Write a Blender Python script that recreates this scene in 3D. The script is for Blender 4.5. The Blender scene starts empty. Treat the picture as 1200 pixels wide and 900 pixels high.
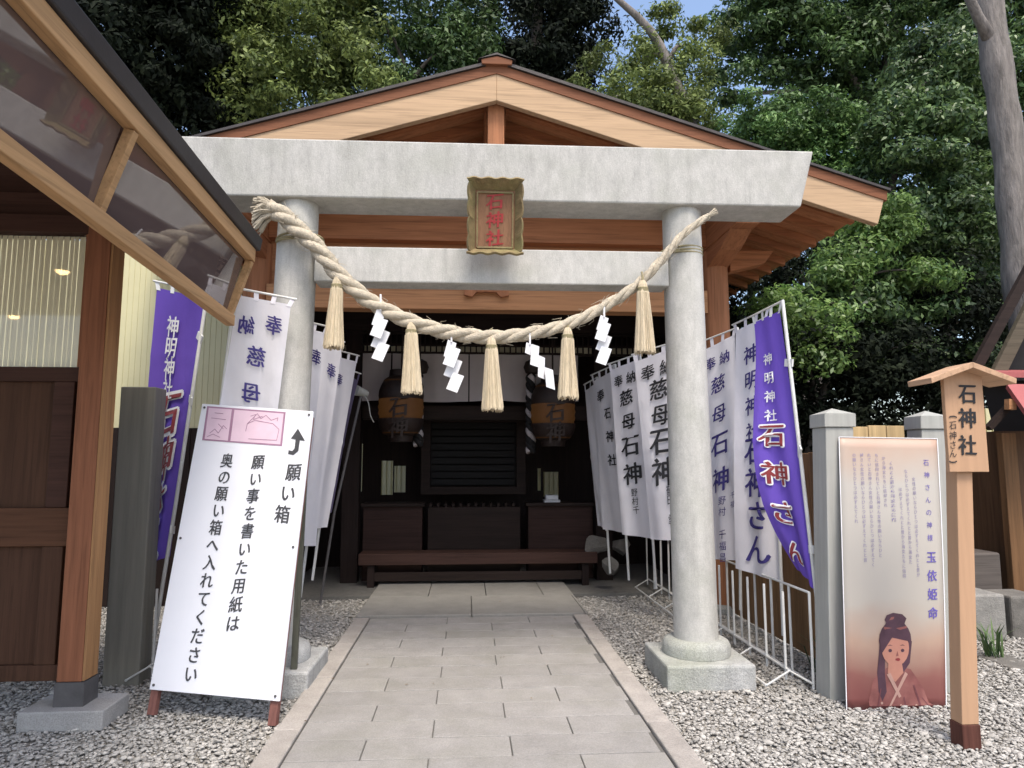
import bpy, bmesh, math, random
import numpy as np
from mathutils import Vector, Matrix
S = bpy.context.scene
COL = S.collection
R = math.radians
random.seed(7)

# ------------------------------------------------------------------ camera, sky, sun, exposure
CAM = Vector((0, 0, 1.5))
YAW, PITCH = R(3.7666), R(6.4188)
FW = Vector((math.sin(YAW)*math.cos(PITCH), math.cos(YAW)*math.cos(PITCH), math.sin(PITCH)))
RT = Vector((math.cos(YAW), -math.sin(YAW), 0))
UP = RT.cross(FW)
cd = bpy.data.cameras.new('camera'); cd.sensor_width = 36; cd.lens = 24; cd.clip_start = .05; cd.clip_end = 600
cam = bpy.data.objects.new('camera', cd); COL.objects.link(cam)
cam.matrix_world = Matrix(((RT.x, UP.x, -FW.x, 0), (RT.y, UP.y, -FW.y, 0), (RT.z, UP.z, -FW.z, 1.5), (0, 0, 0, 1)))
S.camera = cam
def at(px, py, Y):
    """surveying aid: the world point at distance Y seen at a spot of the 1200x900 photo"""
    d = FW + RT*((px-600)/800) - UP*((py-450)/800)
    return CAM + d*(Y/d.y)

SUN_EL, SUN_AZ = 62, 13            # azimuth: degrees from straight behind the camera towards the right
w = bpy.data.worlds.new('World'); S.world = w; w.use_nodes = True
nt = w.node_tree; bg = nt.nodes['Background']; sky = nt.nodes.new('ShaderNodeTexSky')
sky.sky_type = 'NISHITA'; sky.sun_disc = False; sky.sun_elevation = R(SUN_EL); sky.sun_rotation = R(180-SUN_AZ)
sky.air_density = 1.0; sky.dust_density = 3.0; sky.ozone_density = .6
nt.links.new(sky.outputs[0], bg.inputs[0]); bg.inputs[1].default_value = .13
sl = bpy.data.lights.new('sun', 'SUN'); sl.energy = 1.35; sl.angle = R(18); sl.color = (1, .94, .84)
so = bpy.data.objects.new('sun', sl); COL.objects.link(so)
to_sun = Vector((math.sin(R(SUN_AZ))*math.cos(R(SUN_EL)), -math.cos(R(SUN_AZ))*math.cos(R(SUN_EL)), math.sin(R(SUN_EL))))
so.rotation_euler = to_sun.to_track_quat('Z', 'Y').to_euler(); so.location = (8, -8, 20)
S.view_settings.view_transform = 'Standard'; S.view_settings.look = 'None'
S.view_settings.exposure = 1.28; S.view_settings.gamma = 1; S.view_settings.use_curve_mapping = False
S.cycles.max_bounces = 8; S.cycles.diffuse_bounces = 4; S.cycles.transparent_max_bounces = 8

# ------------------------------------------------------------------ glyphs (Blender's own font, as mesh outlines)
TEXT = ('石神社（石神さん）願い箱願い事を書いた用紙は奥の願い箱へ入れてください奉納慈母石神神明神社鶴田愛野村千福昌'
        '石神さんの神様玉依姫命女性の願いならひとつは必ずえてくれると昔から海たちに信仰され')
GL = {}
def prep_glyphs():
    objs = []
    for ch in sorted(set(TEXT)):
        cu = bpy.data.curves.new('g', 'FONT'); cu.body = ch; cu.resolution_u = 3
        o = bpy.data.objects.new('g', cu); COL.objects.link(o); objs.append((ch, 0, o))
    dg = bpy.context.evaluated_depsgraph_get()
    for ch, key, o in objs:
        e = o.evaluated_get(dg); m = e.to_mesh()
        GL[ch, key] = ([(v.co.x-.5, v.co.y-.38) for v in m.vertices], [tuple(p.vertices) for p in m.polygons])
        e.to_mesh_clear()
    for ch, key, o in objs:
        c = o.data; bpy.data.objects.remove(o); bpy.data.curves.remove(c)
prep_glyphs()

# ------------------------------------------------------------------ materials
def _n(nt, t, **kw):
    n = nt.nodes.new(t)
    for k, v in kw.items():
        if k in n.inputs: n.inputs[k].default_value = v
        else: setattr(n, k, v)
    return n
def lin(c): return tuple(((x+.055)/1.055)**2.4 if x > .04045 else x/12.92 for x in c)
def mat(name, col, rough=.65, var=.3, scale=5, stretch=(1, 1, 1), bump=.15, bscale=None, spec=.35, metal=0,
        tint=None, tscale=1.2, tamt=.5, island=0., emit=None, estr=0, speck=0., coat=0, trans=0, streak=0., grain=None):
    m = bpy.data.materials.new(name); m.use_nodes = True
    nt = m.node_tree; L = nt.links.new; b = nt.nodes['Principled BSDF']
    tc = _n(nt, 'ShaderNodeTexCoord'); mp = _n(nt, 'ShaderNodeMapping'); L(tc.outputs['Object'], mp.inputs[0])
    mp.inputs['Scale'].default_value = stretch
    n1 = _n(nt, 'ShaderNodeTexNoise', Scale=scale, Detail=8., Roughness=.65); L(mp.outputs[0], n1.inputs['Vector'])
    a = _n(nt, 'ShaderNodeMapRange'); a.inputs[1].default_value = .25; a.inputs[2].default_value = .75
    a.inputs[3].default_value = 1-var; a.inputs[4].default_value = 1+var; L(n1.outputs[0], a.inputs[0])
    mul = _n(nt, 'ShaderNodeMix', data_type='RGBA', blend_type='MULTIPLY'); mul.inputs[0].default_value = 1
    mul.inputs[6].default_value = (*col, 1); cb = _n(nt, 'ShaderNodeCombineColor')
    for i in range(3): L(a.outputs[0], cb.inputs[i])
    L(cb.outputs[0], mul.inputs[7]); out = mul.outputs[2]
    if tint:
        n2 = _n(nt, 'ShaderNodeTexNoise', Scale=tscale, Detail=5., Roughness=.6); L(tc.outputs['Object'], n2.inputs['Vector'])
        r2 = _n(nt, 'ShaderNodeMapRange'); r2.inputs[1].default_value = .45; r2.inputs[2].default_value = .72
        r2.inputs[4].default_value = tamt; L(n2.outputs[0], r2.inputs[0])
        mx = _n(nt, 'ShaderNodeMix', data_type='RGBA'); L(r2.outputs[0], mx.inputs[0]); L(out, mx.inputs[6])
        mx.inputs[7].default_value = (*tint, 1); out = mx.outputs[2]
    if streak:      # rain streaks and stains running down the face
        ms_ = _n(nt, 'ShaderNodeMapping'); ms_.inputs['Scale'].default_value = (7, 7, .55); L(tc.outputs['Object'], ms_.inputs[0])
        v = _n(nt, 'ShaderNodeTexNoise', Scale=1.6, Detail=6., Roughness=.7); L(ms_.outputs[0], v.inputs['Vector'])
        r3 = _n(nt, 'ShaderNodeMapRange'); r3.inputs[1].default_value = .5; r3.inputs[2].default_value = .72; r3.inputs[3].default_value = 1; r3.inputs[4].default_value = 1-streak; L(v.outputs[0], r3.inputs[0])
        m2 = _n(nt, 'ShaderNodeVectorMath', operation='SCALE'); L(out, m2.inputs[0]); L(r3.outputs[0], m2.inputs['Scale']); out = m2.outputs[0]
    if grain:       # fine dark lines of the timber and the odd wider band
        for sc_, lo, hi, dk in ((26., .52, .66, .78), (3.5, .55, .75, .80)):
            ms_ = _n(nt, 'ShaderNodeMapping'); ms_.inputs['Scale'].default_value = tuple(q*(1 if q > 1 else .6) for q in grain); L(tc.outputs['Object'], ms_.inputs[0])
            v = _n(nt, 'ShaderNodeTexNoise', Scale=sc_, Detail=3., Distortion=.6); L(ms_.outputs[0], v.inputs['Vector'])
            r3 = _n(nt, 'ShaderNodeMapRange'); r3.inputs[1].default_value = lo; r3.inputs[2].default_value = hi; r3.inputs[3].default_value = 1; r3.inputs[4].default_value = dk; L(v.outputs[0], r3.inputs[0])
            m2 = _n(nt, 'ShaderNodeVectorMath', operation='SCALE'); L(out, m2.inputs[0]); L(r3.outputs[0], m2.inputs['Scale']); out = m2.outputs[0]
    if speck:
        v = _n(nt, 'ShaderNodeTexNoise', Scale=140., Detail=2.); L(tc.outputs['Object'], v.inputs['Vector'])
        r3 = _n(nt, 'ShaderNodeMapRange'); r3.inputs[1].default_value = .35; r3.inputs[2].default_value = .65
        r3.inputs[3].default_value = 1-speck; r3.inputs[4].default_value = 1+speck*.6; L(v.outputs[0], r3.inputs[0])
        m2 = _n(nt, 'ShaderNodeVectorMath', operation='SCALE'); L(out, m2.inputs[0]); L(r3.outputs[0], m2.inputs['Scale']); out = m2.outputs[0]
    if island:
        g = _n(nt, 'ShaderNodeNewGeometry'); r4 = _n(nt, 'ShaderNodeMapRange')
        r4.inputs[3].default_value = 1-island; r4.inputs[4].default_value = 1+island; L(g.outputs['Random Per Island'], r4.inputs[0])
        m3 = _n(nt, 'ShaderNodeVectorMath', operation='SCALE'); L(out, m3.inputs[0]); L(r4.outputs[0], m3.inputs['Scale']); out = m3.outputs[0]
    L(out, b.inputs['Base Color'])
    b.inputs['Roughness'].default_value = rough; b.inputs['Specular IOR Level'].default_value = spec; b.inputs['Metallic'].default_value = metal
    if coat: b.inputs['Coat Weight'].default_value = coat; b.inputs['Coat Roughness'].default_value = .06
    if bump:
        n3 = _n(nt, 'ShaderNodeTexNoise', Scale=bscale or scale*3, Detail=6., Roughness=.6); L(mp.outputs[0], n3.inputs['Vector'])
        bp = _n(nt, 'ShaderNodeBump', Strength=bump, Distance=.02); L(n3.outputs[0], bp.inputs['Height']); L(bp.outputs[0], b.inputs['Normal'])
    if emit: b.inputs['Emission Color'].default_value = (*emit, 1); b.inputs['Emission Strength'].default_value = estr
    if trans:
        tr = _n(nt, 'ShaderNodeBsdfTranslucent'); L(out, tr.inputs[0]); ms = _n(nt, 'ShaderNodeMixShader'); ms.inputs[0].default_value = trans
        L(b.outputs[0], ms.inputs[1]); L(tr.outputs[0], ms.inputs[2]); L(ms.outputs[0], nt.nodes['Material Output'].inputs[0])
    return m
GR = {'x': (.12, 2.2, 2.2), 'y': (2.2, .12, 2.2), 'z': (2.2, 2.2, .12)}
def wood(name, col, g='x', var=.28, rough=.68, tint=None, spec=.16, fine=True, **k):
    return mat(name, col, rough, var, 9, GR[g], bump=.12, bscale=22, tint=tint, grain=GR[g] if fine else None, spec=spec, **k)
def foliage(name, dark, light, trans=.28, rough=.42, spec=.45):
    m = bpy.data.materials.new(name); m.use_nodes = True
    nt = m.node_tree; L = nt.links.new; b = nt.nodes['Principled BSDF']
    g = _n(nt, 'ShaderNodeNewGeometry'); cr = _n(nt, 'ShaderNodeValToRGB'); L(g.outputs['Random Per Island'], cr.inputs[0])
    cr.color_ramp.elements[0].color = (*dark, 1); cr.color_ramp.elements[1].color = (*light, 1)
    tc = _n(nt, 'ShaderNodeTexCoord'); n = _n(nt, 'ShaderNodeTexNoise', Scale=.9, Detail=3.); L(tc.outputs['Object'], n.inputs['Vector'])
    r = _n(nt, 'ShaderNodeMapRange'); r.inputs[1].default_value = .3; r.inputs[2].default_value = .7; r.inputs[3].default_value = .6; r.inputs[4].default_value = 1.35
    L(n.outputs[0], r.inputs[0]); v = _n(nt, 'ShaderNodeVectorMath', operation='SCALE'); L(cr.outputs[0], v.inputs[0]); L(r.outputs[0], v.inputs['Scale'])
    L(v.outputs[0], b.inputs['Base Color']); b.inputs['Roughness'].default_value = rough; b.inputs['Specular IOR Level'].default_value = spec
    tr = _n(nt, 'ShaderNodeBsdfTranslucent'); L(v.outputs[0], tr.inputs[0]); ms = _n(nt, 'ShaderNodeMixShader'); ms.inputs[0].default_value = trans
    L(b.outputs[0], ms.inputs[1]); L(tr.outputs[0], ms.inputs[2]); L(ms.outputs[0], nt.nodes['Material Output'].inputs[0])
    return m
m_stone = mat('weathered_granite', (.47, .458, .425), .88, .17, 14, (1.2, 1.2, .6), .15, 70, tint=(.36, .362, .31), tscale=3.2, tamt=.5, speck=.10, streak=.20)
m_plinth = mat('plinth_granite', (.40, .40, .39), .9, .2, 9, bump=.4, bscale=50, speck=.2, tint=(.27, .29, .2), streak=.2)
m_pave = mat('paving_stone', (.285, .27, .252), .88, .14, 6, bump=.25, bscale=50, island=.06, speck=.12, tint=(.235, .225, .195), tscale=2.6, tamt=.75)
m_kerb = mat('kerb_stone', (.34, .31, .28), .9, .18, 7, bump=.3, bscale=55, island=.1, speck=.15)
m_joint = mat('joint_mortar', (.13, .125, .115), .95, .2, 20)
m_slab = mat('porch_stone', (.25, .238, .215), .85, .15, 5, bump=.2, speck=.12, island=.06)
m_ground = mat('ground_earth', (.34, .32, .285), .95, .3, 35, bump=.8, bscale=45, tint=(.13, .115, .095), tscale=.7, tamt=.5, speck=.3)
m_gravel = mat('gravel_pebble', (.36, .342, .312), .88, .12, 12, bump=.1, island=.32)
m_wood_gable = wood('pale_cypress', (.475, .325, .20), 'x', .12)
m_wood_x = wood('red_brown_timber_across', (.36, .145, .065), 'x')
m_wood_y = wood('red_brown_timber_along', (.34, .145, .07), 'y')
m_wood_z = wood('red_brown_timber_upright', (.36, .155, .075), 'z')
m_wood_tan = wood('tan_timber', (.46, .23, .11), 'x', .18)
m_wood_band = wood('brown_fascia', (.19, .078, .04), 'x', .2)
m_ceiling = wood('roof_boards', (.42, .19, .09), 'x', .25)
m_dark_z = wood('dark_timber_with_shade', (.022, .014, .012), 'z', .3)  # dark brown timber; the hall's interior shade is put into its colour
m_dark_x = wood('dark_timber_with_shade_across', (.026, .017, .014), 'x', .3)
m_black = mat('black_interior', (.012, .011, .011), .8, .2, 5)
m_roof = mat('dark_copper_roof', (.055, .048, .046), .5, .3, 4, bump=.2, metal=.3)
m_straw = mat('rice_straw', (.54, .45, .31), .75, .3, 14, (4, 4, .6), bump=.4, bscale=60, island=.16)
m_rope = mat('straw_rope', (.50, .435, .33), .85, .3, 26, bump=.6, bscale=110, tint=(.34, .30, .24), tscale=7, tamt=.5)
m_bind = mat('straw_cord', (.30, .26, .15), .85, .3, 30)
m_paper = mat('white_paper', (.82, .82, .83), .7, .03, 3, bump=.05, trans=.25)
def cloth(name, c, tr=.25): return mat(name, c, .85, .08, 4, (1, 1, .5), bump=.5, bscale=5, trans=tr, spec=.1)
m_white_cloth = cloth('white_banner_cloth', (.84, .82, .86), .35)
m_shaded_cloth = cloth('shaded_white_cloth', (.70, .68, .70))  # white cloth with the roof's shade put into its greyer colour
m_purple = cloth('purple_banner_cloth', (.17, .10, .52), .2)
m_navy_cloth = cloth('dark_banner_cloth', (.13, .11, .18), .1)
m_ink_navy = mat('navy_ink', (.045, .035, .17), .8, .2, 20, bump=0)
m_ink_black = mat('black_ink', (.02, .02, .023), .7, .25, 20, bump=0)
m_ink_grey = mat('dark_grey_ink', (.06, .06, .065), .7, .3, 12, bump=0)
m_ink_red = mat('red_ink', (.24, .035, .04), .7, .2, 20, bump=0)
m_ink_bright_red = mat('bright_red_paint', (.33, .03, .03), .55, .25, 20, bump=.05)
m_ink_white = mat('white_ink', (.80, .79, .80), .8, .05, 20, bump=0)
m_ink_violet = mat('violet_ink', (.13, .10, .36), .8, .2, 20, bump=0)
m_ink_pale = mat('faded_violet_ink', (.25, .22, .34), .8, .15, 20, bump=0)
m_pipe = mat('white_enamelled_pipe', (.62, .62, .60), .45, .1, 10, bump=.03, tint=(.4, .36, .3), tscale=6, tamt=.4)
m_plastic = mat('white_plastic', (.72, .72, .70), .5, .05, 10, bump=0)
m_board = mat('white_sign_board', (.80, .80, .84), .45, .03, 2, bump=.03)
m_pink = mat('pink_print', (.72, .53, .62), .6, .08, 6, bump=0)
m_mauve = mat('mauve_print', (.36, .20, .29), .6, .15, 10, bump=0)
m_leg_brown = wood('red_brown_leg', (.20, .09, .075), 'z')
m_leg_green = wood('grey_green_leg', (.12, .12, .095), 'z')
m_gold = mat('old_gilding', (.21, .155, .075), .65, .3, 14, bump=.3, metal=.1, tint=(.24, .23, .09), tscale=8, tamt=.6)
m_tab = wood('tablet_wood', (.24, .125, .07), 'z', .25)
m_kiosk_z = wood('kiosk_timber_upright', (.25, .10, .052), 'z')
m_kiosk_side = wood('kiosk_orange_timber', (.36, .19, .085), 'z', .2)
m_kiosk_x = wood('kiosk_timber_across', (.06, .028, .02), 'x')
m_kiosk_panel = wood('kiosk_panel', (.075, .036, .021), 'z')
m_kiosk_rail = wood('kiosk_rail', (.10, .045, .024), 'x')
m_eave = wood('kiosk_eave_timber', (.42, .25, .12), 'y', .22)
m_gutter = mat('black_gutter', (.028, .025, .026), .45, .2, 8, bump=.05)
m_shoe = mat('grey_metal_shoe', (.09, .085, .085), .5, .25, 10)
m_concrete = mat('concrete_block', (.34, .33, .315), .9, .15, 8, bump=.3, bscale=60, speck=.15)
m_siding = mat('cream_siding', (.60, .56, .34), .6, .08, 2, bump=.03)
m_blind = mat('cream_blind', (.82, .76, .56), .7, .06, 3, bump=.02)
m_grey_post = wood('weathered_grey_post', (.22, .21, .18), 'z', .2, fine=False)
m_pale_post = wood('pale_grey_post', (.37, .365, .34), 'z', .16, tint=(.27, .29, .25), fine=False)
m_fence = wood('tan_fence_board', (.46, .33, .17), 'z', .2, island=.15)
m_sign = wood('fresh_cypress_sign', (.44, .27, .165), 'z', .1, fine=False)
m_sign_roof = wood('cypress_sign_roof', (.47, .30, .19), 'y', .15)
m_bark = mat('grey_bark', (.19, .17, .155), .95, .55, 6, (3, 3, .5), bump=1., bscale=16, tint=(.11, .10, .085), tscale=3)
m_bark_dark = mat('dark_bark', (.07, .06, .05), .95, .4, 6, (3, 3, .5), bump=.8, bscale=16)
m_rock = mat('grey_rock', (.15, .14, .125), .95, .35, 5, bump=.8, bscale=12, speck=.2)
m_red_roof = mat('red_metal_roof', (.33, .09, .085), .5, .15, 4, bump=.05)
m_lantern = mat('amber_lantern_paper', (.055, .021, .006), .7, .15, 10, bump=.1, emit=(1., .42, .10), estr=.012)
m_lantern_dark = mat('lantern_print_and_shade', (.02, .011, .008), .6, .2, 10)
m_bulb = mat('lamp_glow', (.9, .7, .4), .4, .05, emit=(1, .68, .3), estr=14)
m_glass = bpy.data.materials.new('smoked_acrylic'); m_glass.use_nodes = True
_b = m_glass.node_tree.nodes['Principled BSDF']; _b.inputs['Base Color'].default_value = (.105, .075, .07, 1)
_b.inputs['Roughness'].default_value = .02; _b.inputs['IOR'].default_value = 2.0
m_pane = bpy.data.materials.new('window_glass'); m_pane.use_nodes = True
_t = m_pane.node_tree; _g = _t.nodes.new('ShaderNodeBsdfGlossy'); _g.inputs['Roughness'].default_value = .03
_tr = _t.nodes.new('ShaderNodeBsdfTransparent'); _ms = _t.nodes.new('ShaderNodeMixShader'); _fr = _t.nodes.new('ShaderNodeFresnel'); _fr.inputs[0].default_value = 1.4
_t.links.new(_fr.outputs[0], _ms.inputs[0]); _t.links.new(_tr.outputs[0], _ms.inputs[1]); _t.links.new(_g.outputs[0], _ms.inputs[2])
_t.links.new(_ms.outputs[0], _t.nodes['Material Output'].inputs[0])

# ------------------------------------------------------------------ mesh helpers
class MB:
    def __init__(s): s.v = []; s.f = []
    def add(s, v, f):
        b = len(s.v); s.v += [tuple(p) for p in v]; s.f += [tuple(i+b for i in q) for q in f]; return s
    def box(s, x0, x1, y0, y1, z0, z1):
        return s.add([(x0,y0,z0),(x1,y0,z0),(x1,y1,z0),(x0,y1,z0),(x0,y0,z1),(x1,y0,z1),(x1,y1,z1),(x0,y1,z1)],
                     [(3,2,1,0),(4,5,6,7),(0,1,5,4),(1,2,6,5),(2,3,7,6),(3,0,4,7)])
    def hexa(s, p):        # 8 corners: four of one end, four of the other, in matching order
        return s.add(p, [(3,2,1,0),(4,5,6,7),(0,1,5,4),(1,2,6,5),(2,3,7,6),(3,0,4,7)])
    def bar(s, a, b, w, h, up=(0,0,1)):
        a, b = Vector(a), Vector(b); d = (b-a).normalized(); up = Vector(up)
        if abs(d.dot(up)) > .98: up = Vector((0,1,0))
        r = d.cross(up).normalized()*w/2; u = r.cross(d).normalized()*h/2
        return s.hexa([a-r-u, a+r-u, a+r+u, a-r+u, b-r-u, b+r-u, b+r+u, b-r+u])
    def tube(s, pts, rad, n=10, cap=True):
        pts = [Vector(p) for p in pts]; m = len(pts)
        if not hasattr(rad, '__len__'): rad = [rad]*m
        b = len(s.v); ref = None
        for i, p in enumerate(pts):
            d = (pts[min(i+1, m-1)]-pts[max(i-1, 0)]).normalized()
            if ref is None: ref = d.cross(Vector((0,0,1)) if abs(d.z) < .9 else Vector((1,0,0))).normalized()
            ref = (ref-d*ref.dot(d)).normalized(); q = d.cross(ref)
            for k in range(n):
                t = 2*math.pi*k/n; s.v.append(tuple(p+(ref*math.cos(t)+q*math.sin(t))*rad[i]))
        for i in range(m-1):
            for k in range(n):
                k2 = (k+1) % n; s.f.append((b+i*n+k, b+i*n+k2, b+(i+1)*n+k2, b+(i+1)*n+k))
        if cap: s.f.append(tuple(b+k for k in range(n))[::-1]); s.f.append(tuple(b+(m-1)*n+k for k in range(n)))
        return s
    def lathe(s, c, prof, n=24, jit=None):
        c = Vector(c); b = len(s.v); m = len(prof)
        for r, z in prof:
            for k in range(n):
                t = 2*math.pi*k/n; j = jit[k] if jit else 1; s.v.append((c.x+r*j*math.cos(t), c.y+r*j*math.sin(t), c.z+z))
        for i in range(m-1):
            for k in range(n):
                k2 = (k+1) % n; s.f.append((b+i*n+k, b+i*n+k2, b+(i+1)*n+k2, b+(i+1)*n+k))
        s.f.append(tuple(b+k for k in range(n))[::-1]); s.f.append(tuple(b+(m-1)*n+k for k in range(n)))
        return s
    def prism(s, poly, y0, y1):      # polygon in x,z pulled along y
        n = len(poly)
        s.add([(x, y0, z) for x, z in poly]+[(x, y1, z) for x, z in poly],
              [tuple(range(n)), tuple(range(2*n-1, n-1, -1))]+[(i, n+i, n+(i+1) % n, (i+1) % n) for i in range(n)])
        return s
def setp(o, label=None, cat=None, group=None, kind=None):
    for k, v in (('label', label), ('category', cat), ('group', group), ('kind', kind)):
        if v: o[k] = v
    return o
def world_loc(o):
    p = Vector((0,0,0))
    while o: p = p+o.location; o = o.parent
    return p
def obj(name, mb, m, parent=None, smooth=False, bevel=0, loc=None, label=None):
    off = world_loc(parent) if parent else Vector(loc or (0,0,0))
    me = bpy.data.meshes.new(name)
    me.from_pydata([(x-off.x, y-off.y, z-off.z) for x, y, z in mb.v], [], mb.f); me.update()
    bm = bmesh.new(); bm.from_mesh(me); bmesh.ops.recalc_face_normals(bm, faces=bm.faces); bm.to_mesh(me); bm.free()
    me.materials.append(m)
    o = bpy.data.objects.new(name, me); COL.objects.link(o)
    if parent: o.parent = parent
    elif loc: o.location = loc
    if smooth:
        me.polygons.foreach_set('use_smooth', [True]*len(me.polygons))
        if smooth != 'all': me.set_sharp_from_angle(angle=R(40))
    if bevel:
        b = o.modifiers.new('bevel', 'BEVEL'); b.width = bevel; b.segments = 2; b.limit_method = 'ANGLE'; b.angle_limit = R(40)
    if label: o['label'] = label
    return o
def thing(name, loc, label, cat, group=None):
    o = bpy.data.objects.new(name, None); COL.objects.link(o); o.location = loc; o.empty_display_size = .1
    return setp(o, label, cat, group)
def fast_mesh(name, V, F4, m, loc=(0,0,0), tri=False):
    k = 3 if tri else 4
    me = bpy.data.meshes.new(name); me.vertices.add(len(V)); me.vertices.foreach_set('co', (V-np.array(loc)).astype(np.float32).ravel())
    me.loops.add(len(F4)*k); me.loops.foreach_set('vertex_index', F4.astype(np.int32).ravel())
    me.polygons.add(len(F4)); me.polygons.foreach_set('loop_start', np.arange(len(F4), dtype=np.int32)*k)
    me.update(calc_edges=True); me.validate(); me.materials.append(m)
    return me
STROKE = {0: ((0, 0),), 1: ((-.022, -.012), (0, 0), (.022, .012)), 2: tuple((.055*math.cos(k*.785), .055*math.sin(k*.785)) for k in range(8))}
def glyphs(items, mapf):
    """items: (char, u, v, size, weight, mirrored); mapf turns (u, v) in metres into a world point"""
    mb = MB()
    for it in items:
        ch, u, v, sz, wt = it[:5]; mir = len(it) > 5 and it[5]; sx = .92
        V, F = GL[ch, 0]
        e = .01; o_ = Vector(mapf(u, v)); nn = (Vector(mapf(u+e, v))-o_).cross(Vector(mapf(u, v+e))-o_).normalized()
        for k, (dx, dy) in enumerate(STROKE[wt]):     # slanted brush: copies shifted along the pen edge, each a hair above the last
            pts = []
            for x, y in V:
                x2 = (x+.03*y)*sx+dx; y2 = y+.05*x+.035*math.sin(3*x+u*40)+dy     # a little rise to the right, as brush writing has
                if mir: x2 = -x2
                pts.append(Vector(mapf(u+x2*sz, v+y2*sz))+nn*(.0003*k))
            mb.add(pts, F)
    return mb
def column(text, u, v0, size, pitch, wt=1, mir=False):
    return [(c, u, v0-i*pitch, size, wt, mir) for i, c in enumerate(text) if c != ' ']

# ------------------------------------------------------------------ ground, path, gravel
g = MB()
N = 24
for i in range(N+1):
    for j in range(N+1): g.v.append((-90+180*i/N, -60+180*j/N, -.02))
g.f = [(i*(N+1)+j, (i+1)*(N+1)+j, (i+1)*(N+1)+j+1, i*(N+1)+j+1) for i in range(N) for j in range(N)]
setp(obj('ground', g, m_ground), kind='structure')
X0, X1, KW = -.885, 1.01, .135
YEND = 6.64
p = MB().box(X0-.005, X1+.005, -2, YEND-.005, -.015, .028); setp(obj('path_bed', p, m_joint), kind='structure')
p = MB(); pit, ln, gap = .255, .755, .006
rows = int((YEND+2)/pit)
for i in range(rows):
    y1 = YEND-i*pit; y0 = y1-pit+gap
    x = X0-(.378 if i % 2 else .03)-random.uniform(0, .02)
    while x < X1:
        a, b = max(x, X0), min(x+ln-gap, X1)
        if b-a > .03:
            dz = random.uniform(-.0015, .0015); p.box(a, b, y0, y1, .0, .038+dz)
        x += ln
o = obj('path', p, m_pave, bevel=.004); setp(o, kind='structure')
p = MB()
for sx, w0 in ((X0-KW-.008, 0), (X1+.008, .4)):
    y = YEND-.01
    while y > -2:
        L_ = .9+random.uniform(-.02, .02); p.box(sx, sx+KW, y-L_+.006, y, -.01, .05+random.uniform(-.003, .003)); y -= L_
setp(obj('kerb', p, m_kerb, bevel=.008), kind='structure')
p = MB()
yy = YEND+.004
for i in range(4):
    x = -1.02
    k = 0
    while x < 1.16:
        L_ = min((.62 if i % 2 else 1.08), 1.17-x); p.box(x, x+L_-.005, yy, yy+.9-.005, -.01, .062+random.uniform(-.002, .002)); x += L_
    yy += .9
setp(obj('porch_floor', p, m_slab, bevel=.008), kind='structure')
setp(obj('shaded_floor', MB().box(-2.6, 3.1, 7.75, 11.5, -.012, .03), m_joint), kind='structure')  # the roof's shade is put into this floor's dark colour

def pebbles():
    rng = np.random.default_rng(3)
    t = (1+5**.5)/2
    V = np.array([(-1,t,0),(1,t,0),(-1,-t,0),(1,-t,0),(0,-1,t),(0,1,t),(0,-1,-t),(0,1,-t),(t,0,-1),(t,0,1),(-t,0,-1),(-t,0,1)])/1.9
    F = np.array([(0,11,5),(0,5,1),(0,1,7),(0,7,10),(0,10,11),(1,5,9),(5,11,4),(11,10,2),(10,7,6),(7,1,8),(3,9,4),(3,4,2),(3,2,6),(3,6,8),(3,8,9),(4,9,5),(2,4,11),(6,2,10),(8,6,7),(9,8,1)])
    n = 150000
    y = 2.9+(rng.random(n)**1.35)*6.2
    side = rng.random(n) < .42
    x = np.where(side, X0-KW-rng.random(n)*3.4, X1+KW+rng.random(n)*(4.6))
    near = rng.random(n) < .02; x = np.where(near, x*.97, x)
    keep = ~((np.abs(x) < 2.5) & (y > 7.95)); x, y = x[keep], y[keep]; n = len(x)
    s = .0055+rng.gamma(1.7, .0024, n); s = np.clip(s, .0055, .026)
    A = rng.normal(size=(n, 3)); A /= np.linalg.norm(A, axis=1)[:, None]
    sc = np.stack([s*rng.uniform(.8, 1.5, n), s*rng.uniform(.8, 1.3, n), s*rng.uniform(.35, .6, n)], 1)
    an = rng.random(n)*6.283; c, q = np.cos(an), np.sin(an)
    P = V[None]*(1+rng.normal(0, .12, (n, 12, 1)))*sc[:, None]
    tl = rng.normal(0, .2, n)[:, None]
    X = P[..., 0]*c[:, None]-P[..., 1]*q[:, None]; Y = P[..., 0]*q[:, None]+P[..., 1]*c[:, None]; Z = P[..., 2]+P[..., 0]*tl
    W = np.stack([X+x[:, None], Y+y[:, None], Z+(-.014+rng.random(n)*.014)[:, None]], 2).reshape(-1, 3)
    FF = (F[None]+np.arange(n)[:, None, None]*12).reshape(-1, 3)
    o = bpy.data.objects.new('gravel', fast_mesh('gravel', W, FF, m_gravel, tri=True)); COL.objects.link(o)
    setp(o, 'pale grey and white loose gravel either side of the stone path', 'gravel', kind='stuff')
pebbles()

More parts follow.
